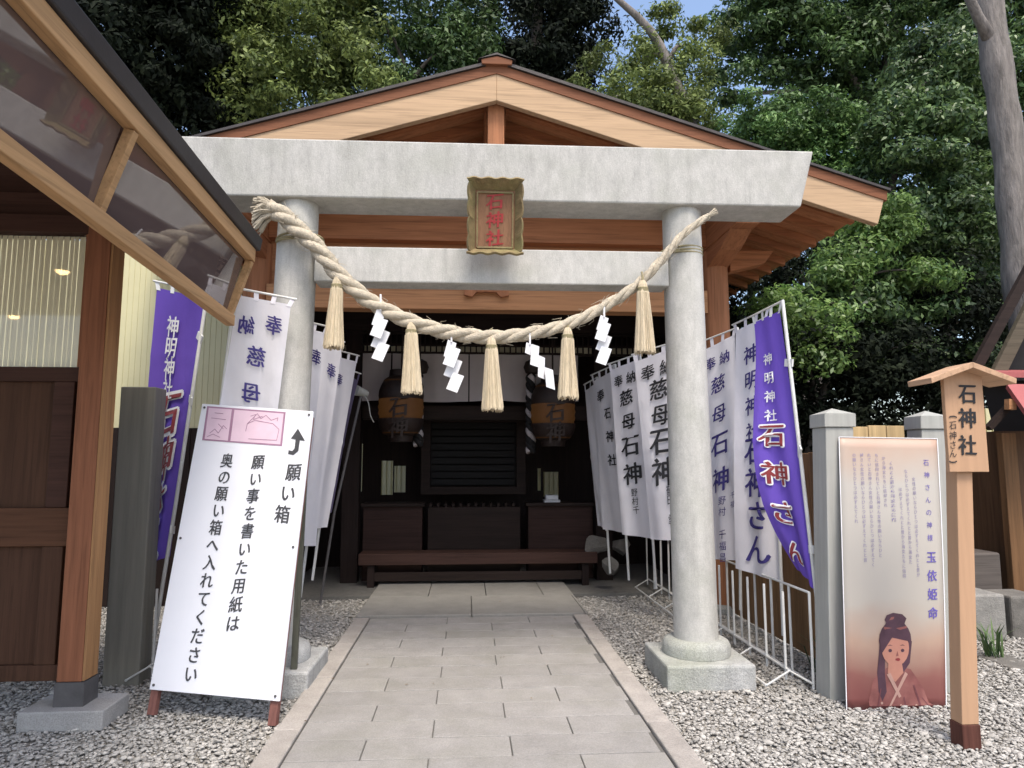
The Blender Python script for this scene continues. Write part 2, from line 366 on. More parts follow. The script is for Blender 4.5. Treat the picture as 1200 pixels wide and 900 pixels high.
# ------------------------------------------------------------------ torii gate
TY = 4.93
tor = thing('torii_gate', (.235, TY, 0), 'pale weathered stone gateway with two round pillars and a thick top beam over the path', 'shrine gate')
for xb, xt, rb, rtp in ((-1.30, -1.245, .152, .142), (1.63, 1.61, .155, .142)):
    z0, z1 = .26, 3.42
    P = [(xb+(xt-xb)*k/10, TY, z0+(z1-z0)*k/10) for k in range(11)]
    obj('pillar', MB().tube(P, [rb+(rtp-rb)*k/10 for k in range(11)], 36), m_stone, tor, smooth=True)
    pl = obj('plinth', MB().box(xb-.30, xb+.30, TY-.32, TY+.30, -.02, .155), m_plinth, tor, bevel=.015)
    obj('pillar_collar', MB().lathe((xb, TY, 0), [(.235, .157), (.235, .215), (.222, .245), (.19, .262)], 36), m_plinth, pl, smooth=True)
zt, zb = 3.79, 3.37
h = .175
kb = MB().hexa([(-2.06, TY-h, zb), (2.46, TY-h, zb), (2.46, TY+h, zb), (-2.06, TY+h, zb),
                (-2.10, TY-h-.03, zt), (2.56, TY-h-.03, zt), (2.56, TY+h+.03, zt), (-2.10, TY+h+.03, zt)])
obj('top_beam', kb, m_stone, tor, bevel=.012)
obj('tie_beam', MB().box(-1.10, 1.475, TY-.10, TY+.10, 2.775, 3.035), m_stone, tor, bevel=.01)
tor.rotation_euler.z = R(-.75)

# name tablet on the gate, leaning forward at its head
def tabmap(u, v, d=0):      # u right, v up from the foot, d towards the viewer
    v *= .84
    return Vector((.186+u, 4.70-.17*v-d, 2.955+v))
tab = thing('name_tablet', (.186, 4.72, 2.96), 'small carved gilt tablet with red writing hung at the middle of the stone gate', 'tablet')
mb = MB().hexa([tabmap(-.15, .02, -.03), tabmap(.15, .02, -.03), tabmap(.15, .02, .005), tabmap(-.15, .02, .005),
                tabmap(-.15, .54, -.03), tabmap(.15, .54, -.03), tabmap(.15, .54, .005), tabmap(-.15, .54, .005)])
obj('panel', mb, m_tab, tab)
mb = MB()
def scal(t, n=4): return .012*abs(math.sin(t*math.pi*n))**.6
for sgn in (-1, 1):                         # scalloped side boards, opening outward
    n = 30
    for i in range(n):
        v0, v1 = i/n*.56, (i+1)/n*.56
        e0, e1 = .175+scal(i/n), .175+scal((i+1)/n)
        def q(u, v, d): return tabmap(sgn*u, v, d)
        mb.hexa([q(.135, v0, .0), q(e0, v0, .075), q(e0+.012, v0, .06), q(.15, v0, -.02),
                 q(.135, v1, .0), q(e1, v1, .075), q(e1+.012, v1, .06), q(.15, v1, -.02)])
for v_in, v_out, dz in ((.515, .575, 1), (.045, -.012, -1)):
    n = 24
    for i in range(n):
        u0, u1 = -.2+.4*i/n, -.2+.4*(i+1)/n
        s0, s1 = .012*math.sin(i/n*math.pi*4)**2, .012*math.sin((i+1)/n*math.pi*4)**2
        mb.hexa([tabmap(u0*.72, v_in, .0), tabmap(u0, v_out+s0*dz, .085), tabmap(u0, v_out+s0*dz+.014*dz, .075), tabmap(u0*.72, v_in+.02*dz, -.02),
                 tabmap(u1*.72, v_in, .0), tabmap(u1, v_out+s1*dz, .085), tabmap(u1, v_out+s1*dz+.014*dz, .075), tabmap(u1*.72, v_in+.02*dz, -.02)])
obj('frame', mb, m_gold, tab)
mb = MB()
for a, b in (((-.125, .05), (.125, .05)), ((-.125, .50), (.125, .50)), ((-.125, .05), (-.125, .50)), ((.125, .05), (.125, .50))):
    mb.bar(tabmap(*a, .010), tabmap(*b, .010), .012, .012, (0, 1, 0))
obj('inner_border', mb, m_gold, tab)
obj('lettering', glyphs(column('石神社', 0, .43, .14, .15, 1), lambda u, v: tabmap(u, v, .009)), m_ink_bright_red, tab)

# ------------------------------------------------------------------ sacred rope with tassels and paper streamers
RY = 4.70
ropepx = [(312,243),(330,252),(348,268),(372,291),(400,325),(440,357),(490,380),(535,391),(580,395),(625,390),(665,380),(705,361),(745,335),(775,305),(800,275),(830,253)]
def resample(P, n):
    P = [Vector(p) for p in P]; out = []
    segs = len(P)-1
    for i in range(n):
        t = i/(n-1)*segs; k = min(int(t), segs-1); f = t-k
        p0, p1, p2, p3 = P[max(k-1,0)], P[k], P[k+1], P[min(k+2, segs)]
        out.append(.5*((2*p1)+(p2-p0)*f+(2*p0-5*p1+4*p2-p3)*f*f+(3*p1-p0-3*p2+p3)*f**3))
    return out
rp = resample([at(x, y, RY) for x, y in ropepx], 420)
rope = thing('sacred_rope', rp[0], 'thick twisted straw rope sagging between the two stone pillars', 'rope')
n = len(rp); mb = MB(); acc = 0; ph = []
for i in range(n):
    if i: acc += (rp[i]-rp[i-1]).length/(.44 if i/n < .8 else .44-.6*(i/n-.8))*2*math.pi
    ph.append(acc)
def rr(t): return .064 if t < .05 else (.064-.013*(t-.05)/.45 if t < .5 else 0.051-.027*((t-.5)/.5)**1.2)
for s in range(3):
    P, RD = [], []
    for i in range(n):
        d = (rp[min(i+1,n-1)]-rp[max(i-1,0)]).normalized(); q = Vector((0,1,0)); u = d.cross(q).normalized(); q = u.cross(d)
        a = ph[i]+s*2.0944; r = rr(i/n); P.append(rp[i]+(u*math.cos(a)+q*math.sin(a))*r*.50); RD.append(r*.56*(1+.04*math.sin(i*1.7+s)))
    mb.tube(P, RD, 10)
obj('strand', mb, m_rope, rope, smooth='all')
mb = MB(); rnd = random.Random(9)           # stray straws standing off the twist
for _ in range(150):
    i = rnd.randrange(8, n-8); d = (rp[i+4]-rp[i-4]).normalized(); a = rnd.uniform(0, 6.283); u = d.cross(Vector((0, 1, 0))).normalized(); q = u.cross(d)
    o_ = u*math.cos(a)+q*math.sin(a); p0 = rp[i]+o_*rr(i/n)*.85; mb.tube([p0, p0+o_*.018+d*rnd.uniform(-.03, .03), p0+o_*rnd.uniform(.02, .04)+d*rnd.uniform(-.06, .06)], [.0022, .0018, .001], 4)
setp(obj('loose_straw', mb, m_rope, rope), kind='stuff')
mb = MB()                                   # brushed-out left end
c = at(318, 247, RY); rnd = random.Random(4)
for i in range(130):
    a, e = rnd.uniform(0, 6.283), rnd.random()**.5*.95
    d = Vector((-1, 0, -.02)).normalized()+Vector((0, math.cos(a)*e, math.sin(a)*e))*.9
    L_ = rnd.uniform(.12, .17); p0 = c+Vector((.02, math.cos(a)*e*.04, math.sin(a)*e*.04))
    p1 = p0+d.normalized()*L_*.55; p2 = p0+d.normalized()*L_*.9+Vector((0, 0, -.03*rnd.random()-.02))
    mb.tube([p0, p1, p2], [.007, .007, .005], 5)
obj('frayed_end', mb, m_rope, rope)
mb = MB(); c = rp[-1]; d0 = (rp[-1]-rp[-4]).normalized()
for i in range(26):
    a = rnd.uniform(0, 6.283); e = rnd.random()*.4
    d = (d0+Vector((0, math.cos(a)*e, math.sin(a)*e))).normalized(); mb.tube([c-d0*.01, c+d*.05, c+d*.075], [.01, .007, .004], 5)
obj('cut_tip', mb, m_rope, rope)
for px, py, X, r_ in ((350, 276, -1.225, .155), (806, 291, 1.6, .152)):   # cords tying the rope round each pillar
    mb = MB(); zc = at(px, py, TY-.15).z
    for k in range(3):
        mb.tube([(X+(r_+.008)*math.cos(t*math.pi/18), TY+(r_+.008)*math.sin(t*math.pi/18), zc+.013*(k-1)+.012*math.sin(t*math.pi/18+k)) for t in range(37)], .008, 6)
    obj('binding_cord', mb, m_bind, rope, smooth='all')
def tassel(px, y0, y1, wpx, lab, i):
    a, b = at(px, y0-10, RY-.035), at(px, y1, RY-.035); H = a.z-b.z; rb = wpx/800*RY/2
    t = thing('straw_tassel', a, lab, 'tassel', 'straw tassels on the sacred rope')
    rn = random.Random(i); jit = [1+rn.uniform(-.10, .08) for _ in range(56)]
    sw = rn.uniform(-.012, .012)
    mb = MB(); prof = [(.018, 0), (.030, -.03), (.034, -.06), (.042, -.09), (rb*.66, -H*.38), (rb*.82, -H*.66), (rb, -H+.01), (rb*.97, -H), (.004, -H+.012)]
    mb.lathe((a.x, a.y, a.z), prof, 56, jit)
    mb.v = [(x+sw*(a.z-z)/H, y, z+(rn.uniform(-.012, .008) if z < a.z-H+.02 else 0)) for x, y, z in mb.v]
    for _ in range(46):
        an = rn.uniform(0, 6.283); k = rn.uniform(.9, 1.04)
        mb.tube([(a.x+.04*math.cos(an), a.y+.04*math.sin(an), a.z-.09), (a.x+sw*.5+rb*.74*k*math.cos(an), a.y+rb*.74*k*math.sin(an), a.z-H*.5), (a.x+sw+rb*k*math.cos(an), a.y+rb*k*math.sin(an), a.z-H-rn.uniform(-.01, .018))], .0035, 4)
    obj('straw_skirt', mb, m_straw, t)
    mb = MB()
    for k in range(4): mb.tube([(a.x+.036*math.cos(q*.5236), a.y+.036*math.sin(q*.5236), a.z-.055-.007*k) for q in range(13)], .005, 5)
    mb.tube([(a.x, a.y, a.z-.03), (a.x+.004, a.y+.01, a.z+.03), (a.x, a.y+.02, a.z+.07)], .008, 6)
    obj('tie_cord', mb, m_bind, t)
tassel(395, 335, 407, 23, 'straw tassel at the left end of the rope, just right of the left stone pillar', 1)
tassel(482, 388, 460, 24, 'straw tassel in front of the left lantern, between the two left paper streamers', 2)
tassel(576, 406, 480, 25, 'straw tassel at the lowest, middle point of the sagging rope', 3)
tassel(665, 394, 466, 24, 'straw tassel in front of the right lantern, between the two right paper streamers', 4)
tassel(753, 339, 413, 24, 'straw tassel at the right end of the rope, next to the right stone pillar', 5)
def streamer(pts, lab, i):
    """pts: four folded leaves, each (x, y) of its upper-left corner in the photo's survey with a width and drop"""
    c = at(*pts[0][:2], RY-.03); t = thing('paper_streamer', c, lab, 'paper streamer', 'zigzag paper streamers on the sacred rope')
    Y = RY-.05
    for k, (x, y, w_, hh, sk) in enumerate(pts):
        yy = Y-(.012 if k % 2 else -.012)
        a = at(x, y, yy); s_ = yy/800
        u = Vector((w_*s_, -.012*(1 if k % 2 else -1), w_*.38*-s_ if sk else -w_*.05*s_)); v = Vector((-sk*s_, -.010, -hh*s_))
        n_ = Vector((0, .0016, 0))
        mb = MB().hexa([a, a+u, a+u+v, a+v, a+n_, a+u+n_, a+u+v+n_, a+v+n_])
        obj('folded_leaf', mb, m_paper, t)
    mb = MB().tube([at(pts[0][0]+4, pts[0][1]+3, Y+.01), at(pts[0][0]+4, pts[0][1]-16, RY-.02)], .007, 6); obj('hanging_strip', mb, m_paper, t)
streamer([(442,361,10,20,6),(442,371,13,22,8),(443,384,14,22,8),(444,400,13,20,8)], 'white zigzag paper streamer between the two leftmost tassels', 1)
streamer([(525,398,10,20,5),(527,405,13,22,8),(528,418,14,22,8),(531,436,13,20,8)], 'white zigzag paper streamer just left of the middle tassel', 2)
streamer([(617,401,9,13,2),(623,403,9,25,2),(631,416,8,26,1),(638,430,10,24,-2)], 'white paper streamer just right of the middle tassel, its leaves hanging straight down in steps', 3)
streamer([(704,369,10,18,6),(704,376,12,22,8),(705,390,13,20,8),(705,405,12,20,8)], 'white zigzag paper streamer left of the rightmost tassel', 4)

# ------------------------------------------------------------------ shrine hall
RX, GY = .243, 5.8
SL = .306; ZA = 5.06
sh = thing('shrine_hall', (RX, 7.5, 0), 'timber shrine hall with a broad pale wooden gable behind the stone gate', 'shrine building')
def slope_strip(y0, y1, top, bot, x_in, x_out, sgn, cut=.0):
    f = lambda x, dz: (RX+sgn*x, ZA-SL*x+dz)
    return MB().prism([f(x_in, top), f(x_out, top), f(x_out-cut, bot), f(x_in, bot)], y0, y1)
EX = 3.58
rf = MB()
for sgn in (-1, 1):
    f = lambda x, dz: (RX+sgn*x, ZA-SL*x+dz)
    rf.prism([f(0, .0), f(EX+.03, .0), f(EX+.03, .022), f(0, .03)], GY-.035, 10.7)
roof = obj('roof', rf, m_roof, sh)
for sgn in (-1, 1):
    obj('roof_fascia', slope_strip(GY-.012, GY+.06, -.004, -.095, 0, EX+.01, sgn, .01), m_wood_band, sh)
    obj('barge_board', slope_strip(GY, GY+.07, -.09, -.345, 0, EX-.02, sgn, .07), m_wood_gable, sh, bevel=.006)
    obj('eave_ceiling', slope_strip(GY+.05, 10.6, -.11, -.14, 0, EX-.06, sgn), m_ceiling, sh)
    y = GY+.32; mb = MB()
    while y < 9.2:
        f = lambda x, dz: (RX+sgn*x, ZA-SL*x+dz)
        mb.prism([f(.05, -.142), f(EX-.12, -.142), f(EX-.12, -.225), f(.05, -.225)], y, y+.07); y += .36
    obj('rafters', mb, m_wood_x, sh)
    for xx, dz, hh in ((1.2, -.23, .2), (2.4, -.23, .24)):      # purlins running out to the gable
        zc = ZA-SL*xx+dz
        obj('purlin', MB().box(RX+sgn*xx-.075, RX+sgn*xx+.075, GY+.3, 10.5, zc-hh, zc), m_wood_y, sh, bevel=.006)
mb = MB().prism([(RX-.135, ZA-.03), (RX+.135, ZA-.03), (RX+.14, ZA+.015), (RX, ZA+.05), (RX-.14, ZA+.015)], GY-.05, GY+.4)
obj('ridge_cap', mb, m_wood_band, sh, bevel=.006)
mb = MB().prism([(RX-.17, ZA+.012), (RX, ZA+.056), (RX+.17, ZA+.012), (RX, ZA+.075)], GY-.06, 10.7); obj('ridge_cover', mb, m_roof, sh)
obj('king_post', MB().box(RX-.075, RX+.075, GY+.10, GY+.24, 3.9, ZA-.30), m_wood_z, sh, bevel=.006)
obj('ridge_beam', MB().box(RX-.10, RX+.10, GY+.26, 10.5, ZA-.45, ZA-.2), m_wood_y, sh)
PY = 7.0
obj('gable_wall', MB().prism([(RX-2.35, 4.05), (RX+2.35, 4.05), (RX+2.35, 4.2), (RX, ZA-.15), (RX-2.35, 4.2)], PY-.03, PY+.05), m_ceiling, sh)
for X in (RX-2.4, RX+2.4):
    obj('front_post', MB().tube([(X, PY, .06), (X, PY, 2), (X, PY, 3.72)], [.14, .14, .135], 28), m_wood_z, sh, smooth=True)
    obj('post_stone', MB().lathe((X, PY, -.01), [(.24, 0), (.24, .05), (.2, .075)], 24), m_plinth, sh, smooth=True)
    obj('eave_beam', MB().box(X-.12, X+.12, GY+.3, 10.5, 3.74, 4.06), m_wood_y, sh, bevel=.008)
    obj('bracket', MB().hexa([(X-.11, PY-.45, 3.62), (X+.11, PY-.45, 3.62), (X+.11, PY+.3, 3.45), (X-.11, PY+.3, 3.45),
                              (X-.11, PY-.75, 3.738), (X+.11, PY-.75, 3.738), (X+.11, PY+.3, 3.738), (X-.11, PY+.3, 3.738)]), m_wood_y, sh, bevel=.006)
    sg = 1 if X > RX else -1
    obj('bracket_arm', MB().prism([(X+sg*.14, 3.50), (X+sg*.52, 3.60), (X+sg*.62, 3.735), (X+sg*.14, 3.735)], PY-.09, PY+.09), m_wood_x, sh, bevel=.006)
obj('upper_beam', MB().box(RX-2.28, RX+2.28, PY-.11, PY+.11, 3.765, 4.05), m_wood_x, sh, bevel=.006)
obj('beam_shade_board', MB().box(RX-2.28, RX+2.28, PY+.02, PY+.06, 3.29, 3.765), m_ceiling, sh)
lb = obj('lower_beam', MB().box(RX-2.28, RX+2.28, PY-.10, PY+.10, 3.045, 3.285), m_wood_tan, sh, bevel=.006)
mb = MB()                                   # carved strut on the lower beam
c = at(570, 341, PY-.12)
for sgn in (-1, 1):
    mb.prism([(c.x, c.z+.05), (c.x+sgn*.12, c.z+.055), (c.x+sgn*.22, c.z+.02), (c.x+sgn*.23, c.z-.05), (c.x+sgn*.15, c.z-.07), (c.x+sgn*.10, c.z-.02), (c.x, c.z-.015)][::sgn], PY-.16, PY-.102)
obj('carved_strut', mb, m_wood_z, lb)
# inner front: lattice transom, posts, boarded back wall with lit slits, dark sanctuary opening
BY = 8.62
mb = MB(); z0, z1 = 2.845, 3.10
for k in range(63):
    x = -2.0+k*.0725; mb.box(x, x+.016, BY, BY+.03, z0, z1)
for z in (z0, (z0+z1)/2-.02, z1): mb.box(-2.05, 2.55, BY-.006, BY+.036, z, z+.026)
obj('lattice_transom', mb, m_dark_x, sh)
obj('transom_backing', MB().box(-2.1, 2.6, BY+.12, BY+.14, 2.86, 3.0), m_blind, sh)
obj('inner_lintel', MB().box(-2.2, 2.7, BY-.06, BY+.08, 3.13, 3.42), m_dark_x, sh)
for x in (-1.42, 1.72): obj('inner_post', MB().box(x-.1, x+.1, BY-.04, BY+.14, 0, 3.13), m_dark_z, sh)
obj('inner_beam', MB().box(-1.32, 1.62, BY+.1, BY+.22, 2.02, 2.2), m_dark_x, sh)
WB = 9.9                                    # rear boarded wall with real gaps that let daylight through
def gapwall(holes, x0, x1, z0, z1, y):
    xs = sorted({x0, x1, *[h[0] for h in holes], *[h[1] for h in holes]}); mb = MB()
    for a, b in zip(xs, xs[1:]):
        hs = sorted([h for h in holes if h[0] <= a+1e-6 and h[1] >= b-1e-6], key=lambda h: h[2]); z = z0
        for h_ in hs:
            mb.box(a, b, y, y+.04, z, h_[2]); z = h_[3]
        mb.box(a, b, y, y+.04, z, z1)
    return mb
def hole(px0, px1, py0, py1, y): a, b = at(px0, py0, y), at(px1, py1, y); return (a.x, b.x, b.z, a.z)
holes = [hole(409.5, 412.5, 520, 572, WB), hole(421, 424, 520, 576, WB), hole(447, 460, 540, 580, WB), hole(462, 475, 546, 577, WB),
         hole(630, 634, 549, 575, WB), hole(637, 655, 553, 582, WB)]
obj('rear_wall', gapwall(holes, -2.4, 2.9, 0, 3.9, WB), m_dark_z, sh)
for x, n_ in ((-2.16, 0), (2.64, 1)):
    obj('shading_side_wall', MB().box(x-.03, x+.03, PY+.16, WB, 0, 3.74), m_dark_z, sh)  # run forward to the front posts, added to darken the hall inside
a, b = at(505, 495, 9.2), at(605, 570, 9.2)
mb = MB()
fx0, fx1, fz0, fz1 = a.x-.12, b.x+.12, b.z-.1, a.z+.12
mb.box(fx0, a.x, 9.15, 9.3, fz0, fz1); mb.box(b.x, fx1, 9.15, 9.3, fz0, fz1); mb.box(a.x, b.x, 9.15, 9.3, a.z, fz1); mb.box(a.x, b.x, 9.15, 9.3, fz0, b.z)
obj('sanctuary_frame', mb, m_dark_x, sh)
obj('sanctuary_recess', MB().box(a.x, b.x, 9.6, 9.65, b.z, a.z), m_black, sh)
mb = MB()
for k in range(9): mb.box(a.x, b.x, 9.32, 9.34, b.z+k*(a.z-b.z)/9+.015, b.z+(k+1)*(a.z-b.z)/9)
obj('slatted_blind', mb, m_black, sh)

# furnishings under the porch roof
def legged(name, x0, x1, y0, y1, zt, th, lab, cat, m1=m_dark_x):
    t = thing(name, ((x0+x1)/2, (y0+y1)/2, .03), lab, cat)
    obj('top', MB().box(x0, x1, y0, y1, zt-th, zt), m1, t, bevel=.005)
    for x in (x0+.1, x1-.18):
        for y in (y0+.03, y1-.1): obj('leg', MB().box(x, x+.08, y, y+.07, .03, zt-th-.001), m_dark_z, t)
    obj('stretcher', MB().box(x0+.18, x1-.18, y0+.05, y0+.08, .1, .2), m_dark_x, t)
    return t
m_bench = wood('bench_wood', (.06, .032, .025), 'x')
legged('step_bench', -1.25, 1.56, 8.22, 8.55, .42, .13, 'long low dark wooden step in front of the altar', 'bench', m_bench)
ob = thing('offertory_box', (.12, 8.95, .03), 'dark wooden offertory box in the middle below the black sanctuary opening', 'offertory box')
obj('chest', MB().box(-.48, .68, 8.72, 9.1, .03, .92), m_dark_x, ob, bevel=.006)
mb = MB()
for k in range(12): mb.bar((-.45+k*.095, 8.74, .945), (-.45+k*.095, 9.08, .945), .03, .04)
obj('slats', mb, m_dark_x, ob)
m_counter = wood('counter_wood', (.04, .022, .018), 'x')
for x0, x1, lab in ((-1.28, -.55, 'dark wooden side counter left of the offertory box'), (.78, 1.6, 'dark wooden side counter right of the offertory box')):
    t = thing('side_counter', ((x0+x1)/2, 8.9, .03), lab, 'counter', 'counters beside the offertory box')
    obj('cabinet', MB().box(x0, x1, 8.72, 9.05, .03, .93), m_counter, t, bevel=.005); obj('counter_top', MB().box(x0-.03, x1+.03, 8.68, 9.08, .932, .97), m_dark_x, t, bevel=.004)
t = thing('document_holder', at(648, 588, 8.85), 'white paper tray on the right side counter', 'tray')
c = at(648, 586, 8.9)
obj('tray', MB().box(c.x-.12, c.x+.08, 8.8, 8.98, .972, 1.0), m_paper, t); obj('paper_stack', MB().box(c.x-.1, c.x+.06, 8.82, 8.96, 1.002, 1.06), m_paper, t, bevel=.01)

cu = thing('entrance_curtain', (.15, 8.5, 2.85), 'white split curtain hanging across the dark shrine front below the lattice', 'curtain')
zt_, zb_ = 2.83, 2.235
for a, b in ((-1.30, -.95), (-.93, .012), (.028, 1.40)):
    mb = MB(); nx, nz = 28, 8
    for i in range(nx+1):
        for j in range(nz+1):
            x = a+(b-a)*i/nx; z = zt_+(zb_-zt_)*j/nz
            mb.v.append((x, 8.5+.022*math.sin(x*9)*(j/nz)+.012*math.sin(x*23+1), z+.012*math.sin(x*5)*(j/nz)))
    mb.f = [(i*(nz+1)+j, (i+1)*(nz+1)+j, (i+1)*(nz+1)+j+1, i*(nz+1)+j+1) for i in range(nx) for j in range(nz)]
    obj('curtain_panel', mb, mat('curtain_cotton', (.55, .49, .48), .9, .08, 3, bump=.1, trans=.3), cu, smooth='all')
obj('curtain_rod', MB().tube([(-1.36, 8.5, 2.845), (1.45, 8.5, 2.845)], .014, 8), m_dark_x, cu)

def lantern(px, py, Y, lab):
    c = at(px, py, Y); t = thing('paper_lantern', (c.x, c.y, c.z-.4), lab, 'lantern', 'hanging amber paper lanterns')
    prof = [(.13, -.33), (.17, -.31)]
    for k in range(17):
        q = k/16; zz = -.30+.62*q; prof.append((.17+.095*math.sin(math.pi*(.06+.88*q))**.6+.006*(-1)**k, zz))
    prof += [(.17, .33), (.13, .35)]
    obj('paper_shade', MB().lathe(c, prof, 36), m_lantern, t, smooth='all')
    obj('top_cap_with_shade', MB().lathe(c, [(.262, .10), (.268, .14), (.262, .2), (.235, .27), (.2, .335), (.15, .37), (.14, .45), (.05, .46)], 28), m_lantern_dark, t, smooth=True)  # cap drawn down over the paper, its dark standing for shade
    obj('bottom_cap_with_shade', MB().lathe(c, [(.14, -.40), (.15, -.33), (.2, -.31), (.245, -.25), (.268, -.17), (.27, -.13)], 28), m_lantern_dark, t, smooth=True)  # cap drawn up the paper so the lower body looks shaded
    obj('hanging_chain', MB().tube([(c.x, c.y, c.z+.45), (c.x, c.y, 3.1)], .012, 6), m_lantern_dark, t)
    def mp(u, v):
        a = u/.272; return Vector((c.x+.284*math.sin(a), c.y-.284*math.cos(a), c.z+v))
    obj('lettering', glyphs(column('石神', 0, .0, .25, .24, 1), mp), m_lantern_dark, t)
lantern(470, 478, 8.15, 'amber paper lantern on the left, half hidden behind a straw tassel')
lantern(648, 484, 8.15, 'amber paper lantern on the right, beside a white paper streamer')
def bell_rope(px, y0, y1, Y, lab):
    a, b = at(px, y0, Y), at(px, y1, Y); t = thing('bell_rope', a, lab, 'bell rope', 'dark and white bell ropes')
    n_ = 60
    for s, m_ in ((0, m_black), (1, m_black), (2, mat('bell_rope_white', (.40, .36, .36), .9))):
        P = []
        for i in range(n_):
            p = a.lerp(b, i/(n_-1)); q = i*.42+s*2.094; P.append(p+Vector((math.cos(q), math.sin(q), 0))*.032)
        obj('strand', MB().tube(P, .034, 8), m_, t, smooth='all')
    obj('bell', MB().lathe((a.x+.02, a.y, a.z+.1), [(.02, -.09), (.085, -.07), (.11, 0), (.085, .07), (.03, .1)], 20), m_lantern_dark, t, smooth=True)
    obj('hook', MB().tube([(a.x+.02, a.y, a.z+.2), (a.x+.02, a.y, 3.12)], .012, 6), m_lantern_dark, t)
bell_rope(490, 440, 522, 8.3, 'dark twisted bell rope with pale stripes beside the left lantern')
bell_rope(622, 440, 530, 8.3, 'dark twisted bell rope with pale stripes beside the right lantern')
t = thing('flood_lamp', at(425, 462, 7.6), 'grey clip lamp on a thin stand behind the dark banner at left', 'lamp')
c = at(424, 460, 7.6); d_ = at(392, 600, 7.4)
obj('stand', MB().tube([c, (d_.x, d_.y, d_.z), (d_.x-.12, d_.y, .03)], .014, 8), m_shoe, t)
obj('head', MB().tube([c+Vector((-.06, -.05, .02)), c+Vector((.05, .05, -.01))], [.06, .035], 14), m_pale_post, t, smooth=True)
obj('cord_loop', MB().tube(resample([c, c+Vector((.07, 0, -.1)), c+Vector((.1, 0, -.25)), c+Vector((.14, 0, -.33))], 14), .006, 6), m_pale_post, t)

def rock(px, py, Y, r_, lab, seed):
    c = at(px, py, Y); bm = bmesh.new(); bmesh.ops.create_icosphere(bm, subdivisions=3, radius=1)
    rn = random.Random(seed); ks = [(Vector((rn.gauss(0,1), rn.gauss(0,1), rn.gauss(0,1))).normalized(), rn.uniform(.25, .62)) for _ in range(12)]
    mb = MB(); 
    for v in bm.verts:
        q = v.co.copy()
        for k, d in ks:
            e = q.dot(k)
            if e > d: q -= k*(e-d)
        mb.v.append((c.x+q.x*r_*1.1, c.y+q.y*r_, max(0, c.z+q.z*r_*.95)))
    mb.f = [tuple(v.index for v in f.verts) for f in bm.faces]; bm.free()
    setp(obj('garden_rock', mb, m_rock, loc=(c.x, c.y, 0)), lab, 'rock', 'rocks beside the porch')
rock(703, 640, 8.3, .18, 'upper grey rock by the porch, right beside the far white banner', 1)
rock(717, 668, 7.95, .16, 'lower grey rock on the gravel below the far white banner', 2)
rock(729, 640, 8.6, .16, 'darker rock behind the other two, half hidden by banner hems', 3)

# ------------------------------------------------------------------ banners
def cloth_map(c4, amp=.03, ph=0., hang=0.):
    """c4: top-left, top-right, bottom-right, bottom-left world corners -> (s, t) map with soft folds"""
    a, b, c, d = c4; nrm = ((b-a).cross(d-a)).normalized()
    if nrm.y > 0: nrm = -nrm
    def f(s, t, off=0):
        p = (a*(1-s)+b*s)*(1-t)+(d*(1-s)+c*s)*t
        wv = amp*(math.sin(s*5+t*2.3+ph)*t*.8+.5*math.sin(s*11-t*4+ph*2)*(.25+t*.75))
        fold = sum(.006*math.exp(-((t-q)/.012)**2) for q in (.24, .5, .76))
        wv += fold
        bow = hang*math.sin(math.pi*min(1, max(0, t))**1.6)*(1-s)
        return p+nrm*(wv+off)+RT*bow
    return f
def banner(root_loc, f, m_, lab, cat_group, letters, pole, rod, nx=16, nz=40, loops=4, loop_m=None, side_tabs=0, tail=None):
    t = thing('banner', root_loc, lab, 'banner', cat_group)
    mb = MB()
    for i in range(nx+1):
        for j in range(nz+1):
            s, v = i/nx, j/nz
            if tail: v = v*(1+tail(s))
            mb.v.append(tuple(f(s, v)))
    mb.f = [(i*(nz+1)+j, (i+1)*(nz+1)+j, (i+1)*(nz+1)+j+1, i*(nz+1)+j+1) for i in range(nx) for j in range(nz)]
    cl = obj('cloth', mb, m_, t, smooth='all')
    for (mt, items, off) in letters:
        obj('lettering', glyphs(items, lambda u, v: f(u, v, off)), mt, cl)
    if rod: obj('crossbar', MB().tube(rod, .008, 8), m_pipe, t)
    if pole: obj('pole', MB().tube(pole, .013, 10), m_pipe, t)
    if loops and rod:
        for k in range(loops):
            mb = MB(); s = (k+.12)/(loops-.76); p0 = f(s, .008, .003); p1 = rod[0].lerp(rod[1], s*.94+.03)
            w_ = (f(min(s+.04, 1), 0)-f(max(s-.04, 0), 0))*.55; mb.hexa([p0-w_, p0+w_, p0+w_+Vector((0,.004,0)), p0-w_+Vector((0,.004,0)), p1-w_, p1+w_, p1+w_+Vector((0,.004,0)), p1-w_+Vector((0,.004,0))])
            obj('loop', mb, loop_m or m_, t)
    if side_tabs and pole:
        for k in range(side_tabs):
            v = (k+.6)/side_tabs; e = f(1, v, .003)
            best = min((pole[i].lerp(pole[i+1], q/40) for i in range(len(pole)-1) for q in range(41)), key=lambda p: abs(p.z-e.z))
            mb = MB().bar(e-(best-e)*.6, best+(best-e).normalized()*.03, .012, .055); obj('side_tab', mb, loop_m or m_, t)
    return t
def uv_items(chars, u, v0, sz, pitch, wt=1, mir=False, asp=1.):
    # glyphs() works in metres; here u, v are fractions of the cloth, so a per-banner aspect is applied afterwards
    return [(c, u, v0+i*pitch, sz, wt, mir) for i, c in enumerate(chars) if c != ' ']
def letters_on(f, W, H):
    """wrap a cloth map so that glyph coordinates may be given as metres from the cloth's top left, v downwards negative"""
    return lambda u, v, off=0: f(u/W, -v/H, off)
